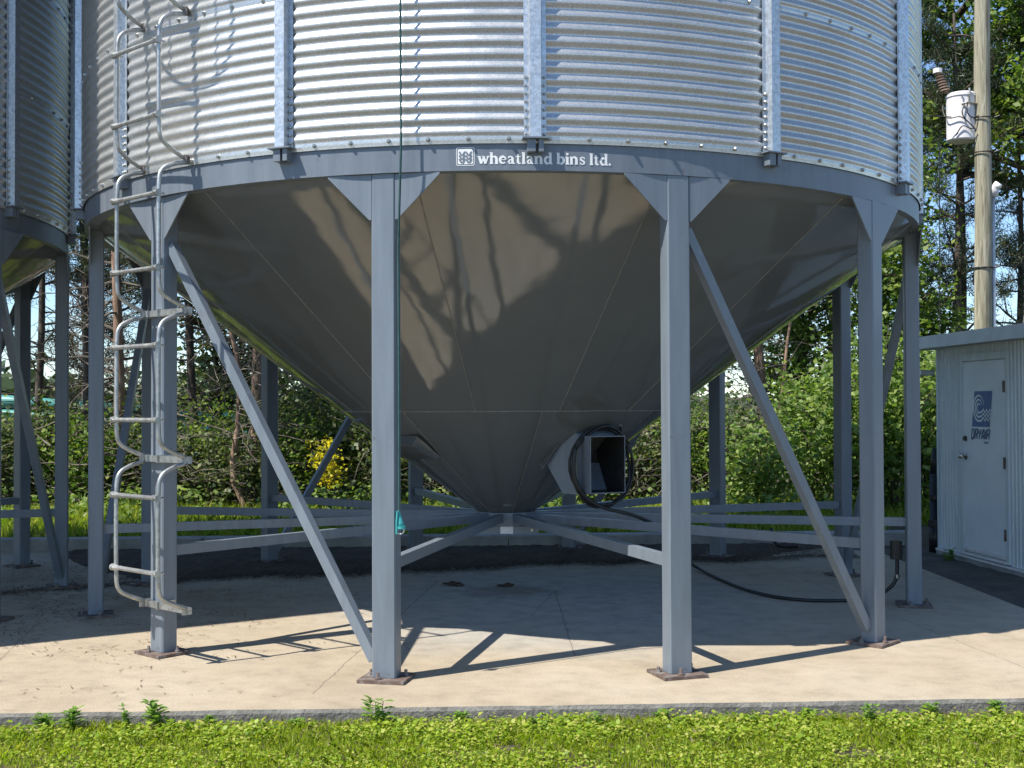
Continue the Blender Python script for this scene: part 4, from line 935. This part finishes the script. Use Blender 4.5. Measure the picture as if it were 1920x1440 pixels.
# individual weeds along the slab edge
def weed(x, y, h, seed, label, z0=None, n=9, ls=.07):
    h *= .85; ls *= .85
    r = random.Random(seed); root = empty('weed', (x, y, gz(x, y) if z0 is None else z0)); tag(root, label, 'weed', 'weeds along the slab edge')
    st = MB(); lf = MB()
    for k in range(r.randint(3, 5)):
        P = bend_path(r, (r.uniform(-.02, .02), r.uniform(-.02, .02), 0), (r.uniform(-.35, .35), r.uniform(-.3, .2), 1), h*r.uniform(.65, 1), 6, .12); st.tube(P, [.004-.0004*i for i in range(7)], 5)
        for j in range(1, 7):
            for q in range(2 if j < 6 else 3):
                a = r.uniform(0, 6.28); d = Vector((math.cos(a), math.sin(a), r.uniform(.1, .7))).normalized(); s = ls*1.25*r.uniform(.6, 1.15)*(1.1-.07*j); w = d.cross(Vector((0, 0, 1))).normalized(); u = w.cross(d)
                p = P[j]; lf.add([p, p+d*s*.35+w*s*.24+u*s*.05, p+d*s*.7+w*s*.17+u*s*.03, p+d*s-u*s*.1, p+d*s*.7-w*s*.17+u*s*.03, p+d*s*.35-w*s*.24+u*s*.05, p+d*s*.5-u*s*.03],
                                 [(0, 6, 1), (1, 6, 2), (2, 6, 3), (3, 6, 4), (4, 6, 5), (5, 6, 0)])
    st.obj('stem', M['weed'], root); lf.obj('leaves', M['weed'], root)
weed(-1.58, -3.63, .17, 1, 'largest leafy weed at the slab edge, below the ladder leg', ls=.075)
weed(-.575, -3.60, .16, 2, 'upright weed at the slab edge below the second front leg', ls=.07)
weed(1.70, -3.56, .12, 3, 'spindly yellowish weed at the slab edge on the right', ls=.045)
weed(-1.73, -3.62, .14, 4, 'thin weed just left of the largest weed', ls=.04)
weed(-1.98, -3.66, .12, 5, 'low broad weed left of the ladder leg', ls=.06)
weed(-2.1, -3.64, .1, 6, 'small weed in the left corner of the slab edge', ls=.05)
weed(.16, -3.66, .07, 7, 'tiny weed at the middle of the slab edge', ls=.035)
weed(.45, -3.64, .09, 8, 'small weed left of the third front leg foot', ls=.04)
weed(1.15, -3.63, .07, 9, 'tiny weed right of the third front leg foot', ls=.04)
for i_, (wx_, wh_) in enumerate(((-2.45, .07), (-1.35, .06), (-.95, .05), (-.2, .05), (.75, .06), (1.45, .05), (2.05, .07), (2.35, .08), (-2.75, .08))):
    weed(wx_, fe(wx_)-.05-.02*(i_ % 3), wh_, 30+i_, 'tiny leafy sprout at the slab edge '+('left of the row of larger weeds', 'right of the largest weed', 'midway between the ladder leg and the second leg', 'right of the second leg foot', 'left of the third leg foot', 'between the third and fourth leg feet', 'below the fourth leg foot', 'near the right corner', 'in the far left corner')[i_], ls=.045)
weed(4.1, 2.05, .16, 10, 'weed growing at the base of the shed wall', ls=.06)
# teal auger tubes beyond the hedge
ag = empty('grain_auger', (-9.5, 14, 0)); tag(ag, 'teal grain auger lying beyond the hedge at left', 'auger')
MB().tube([(-3, 0, 1.75), (0, 0, 1.55), (4.2, 0, 1.2)], .12, 12).obj('upper_tube', M['augerteal'], ag, True)
MB().tube([(-3, .3, 1.45), (0, .3, 1.28), (4.6, .3, .85)], .11, 12).obj('lower_tube', M['augerteal'], ag, True)
MB().tube([(.35, .1, 1.5), (.45, .1, 2.1)], .03, 6).tube([(-1.2, .1, 0), (-.6, .1, 1.5)], .04, 6).tube([(2.4, .1, 0), (2.6, .1, 1.2)], .04, 6).obj('support_strut', M['augerteal'], ag)
# far field and woods
fd = MB(); fd.add([(x, y, gz(x, y)+.25) for y in (60, 80, 100, 140, 180, 220, 300) for x in (-90, -60, -40, -20, 0, 20, 60)], [(j*7+i, j*7+i+1, (j+1)*7+i+1, (j+1)*7+i) for j in range(6) for i in range(6)])
tag(fd.obj('field', M['field'], smooth=True), kind='structure')
C = []
for i in range(260):
    x = ng.uniform(-120, 120); y = ng.uniform(150, 240); h = ng.uniform(3, 7); q = ng.normal(size=(110, 3))*np.array([2.6, 2.2, .30*h])+np.array([x, y, gz(x, y)+h*.55]); C.append(q)
for i in range(26):
    x = ng.uniform(-34, -14); y = ng.uniform(55, 70); h = ng.uniform(2.4, 4.2); q = ng.normal(size=(140, 3))*np.array([1.2, 1.0, .26*h])+np.array([x, y, gz(x, y)+h*.5]); C.append(q)
C = np.concatenate(C); V, Fc = leaves(ng, C, np.full(len(C), .9), .2, .45)
tag(link('distant_woods', npmesh('distant_woods', V, Fc, M['distant'])), 'far line of trees across the fields', 'woods', None, 'stuff')
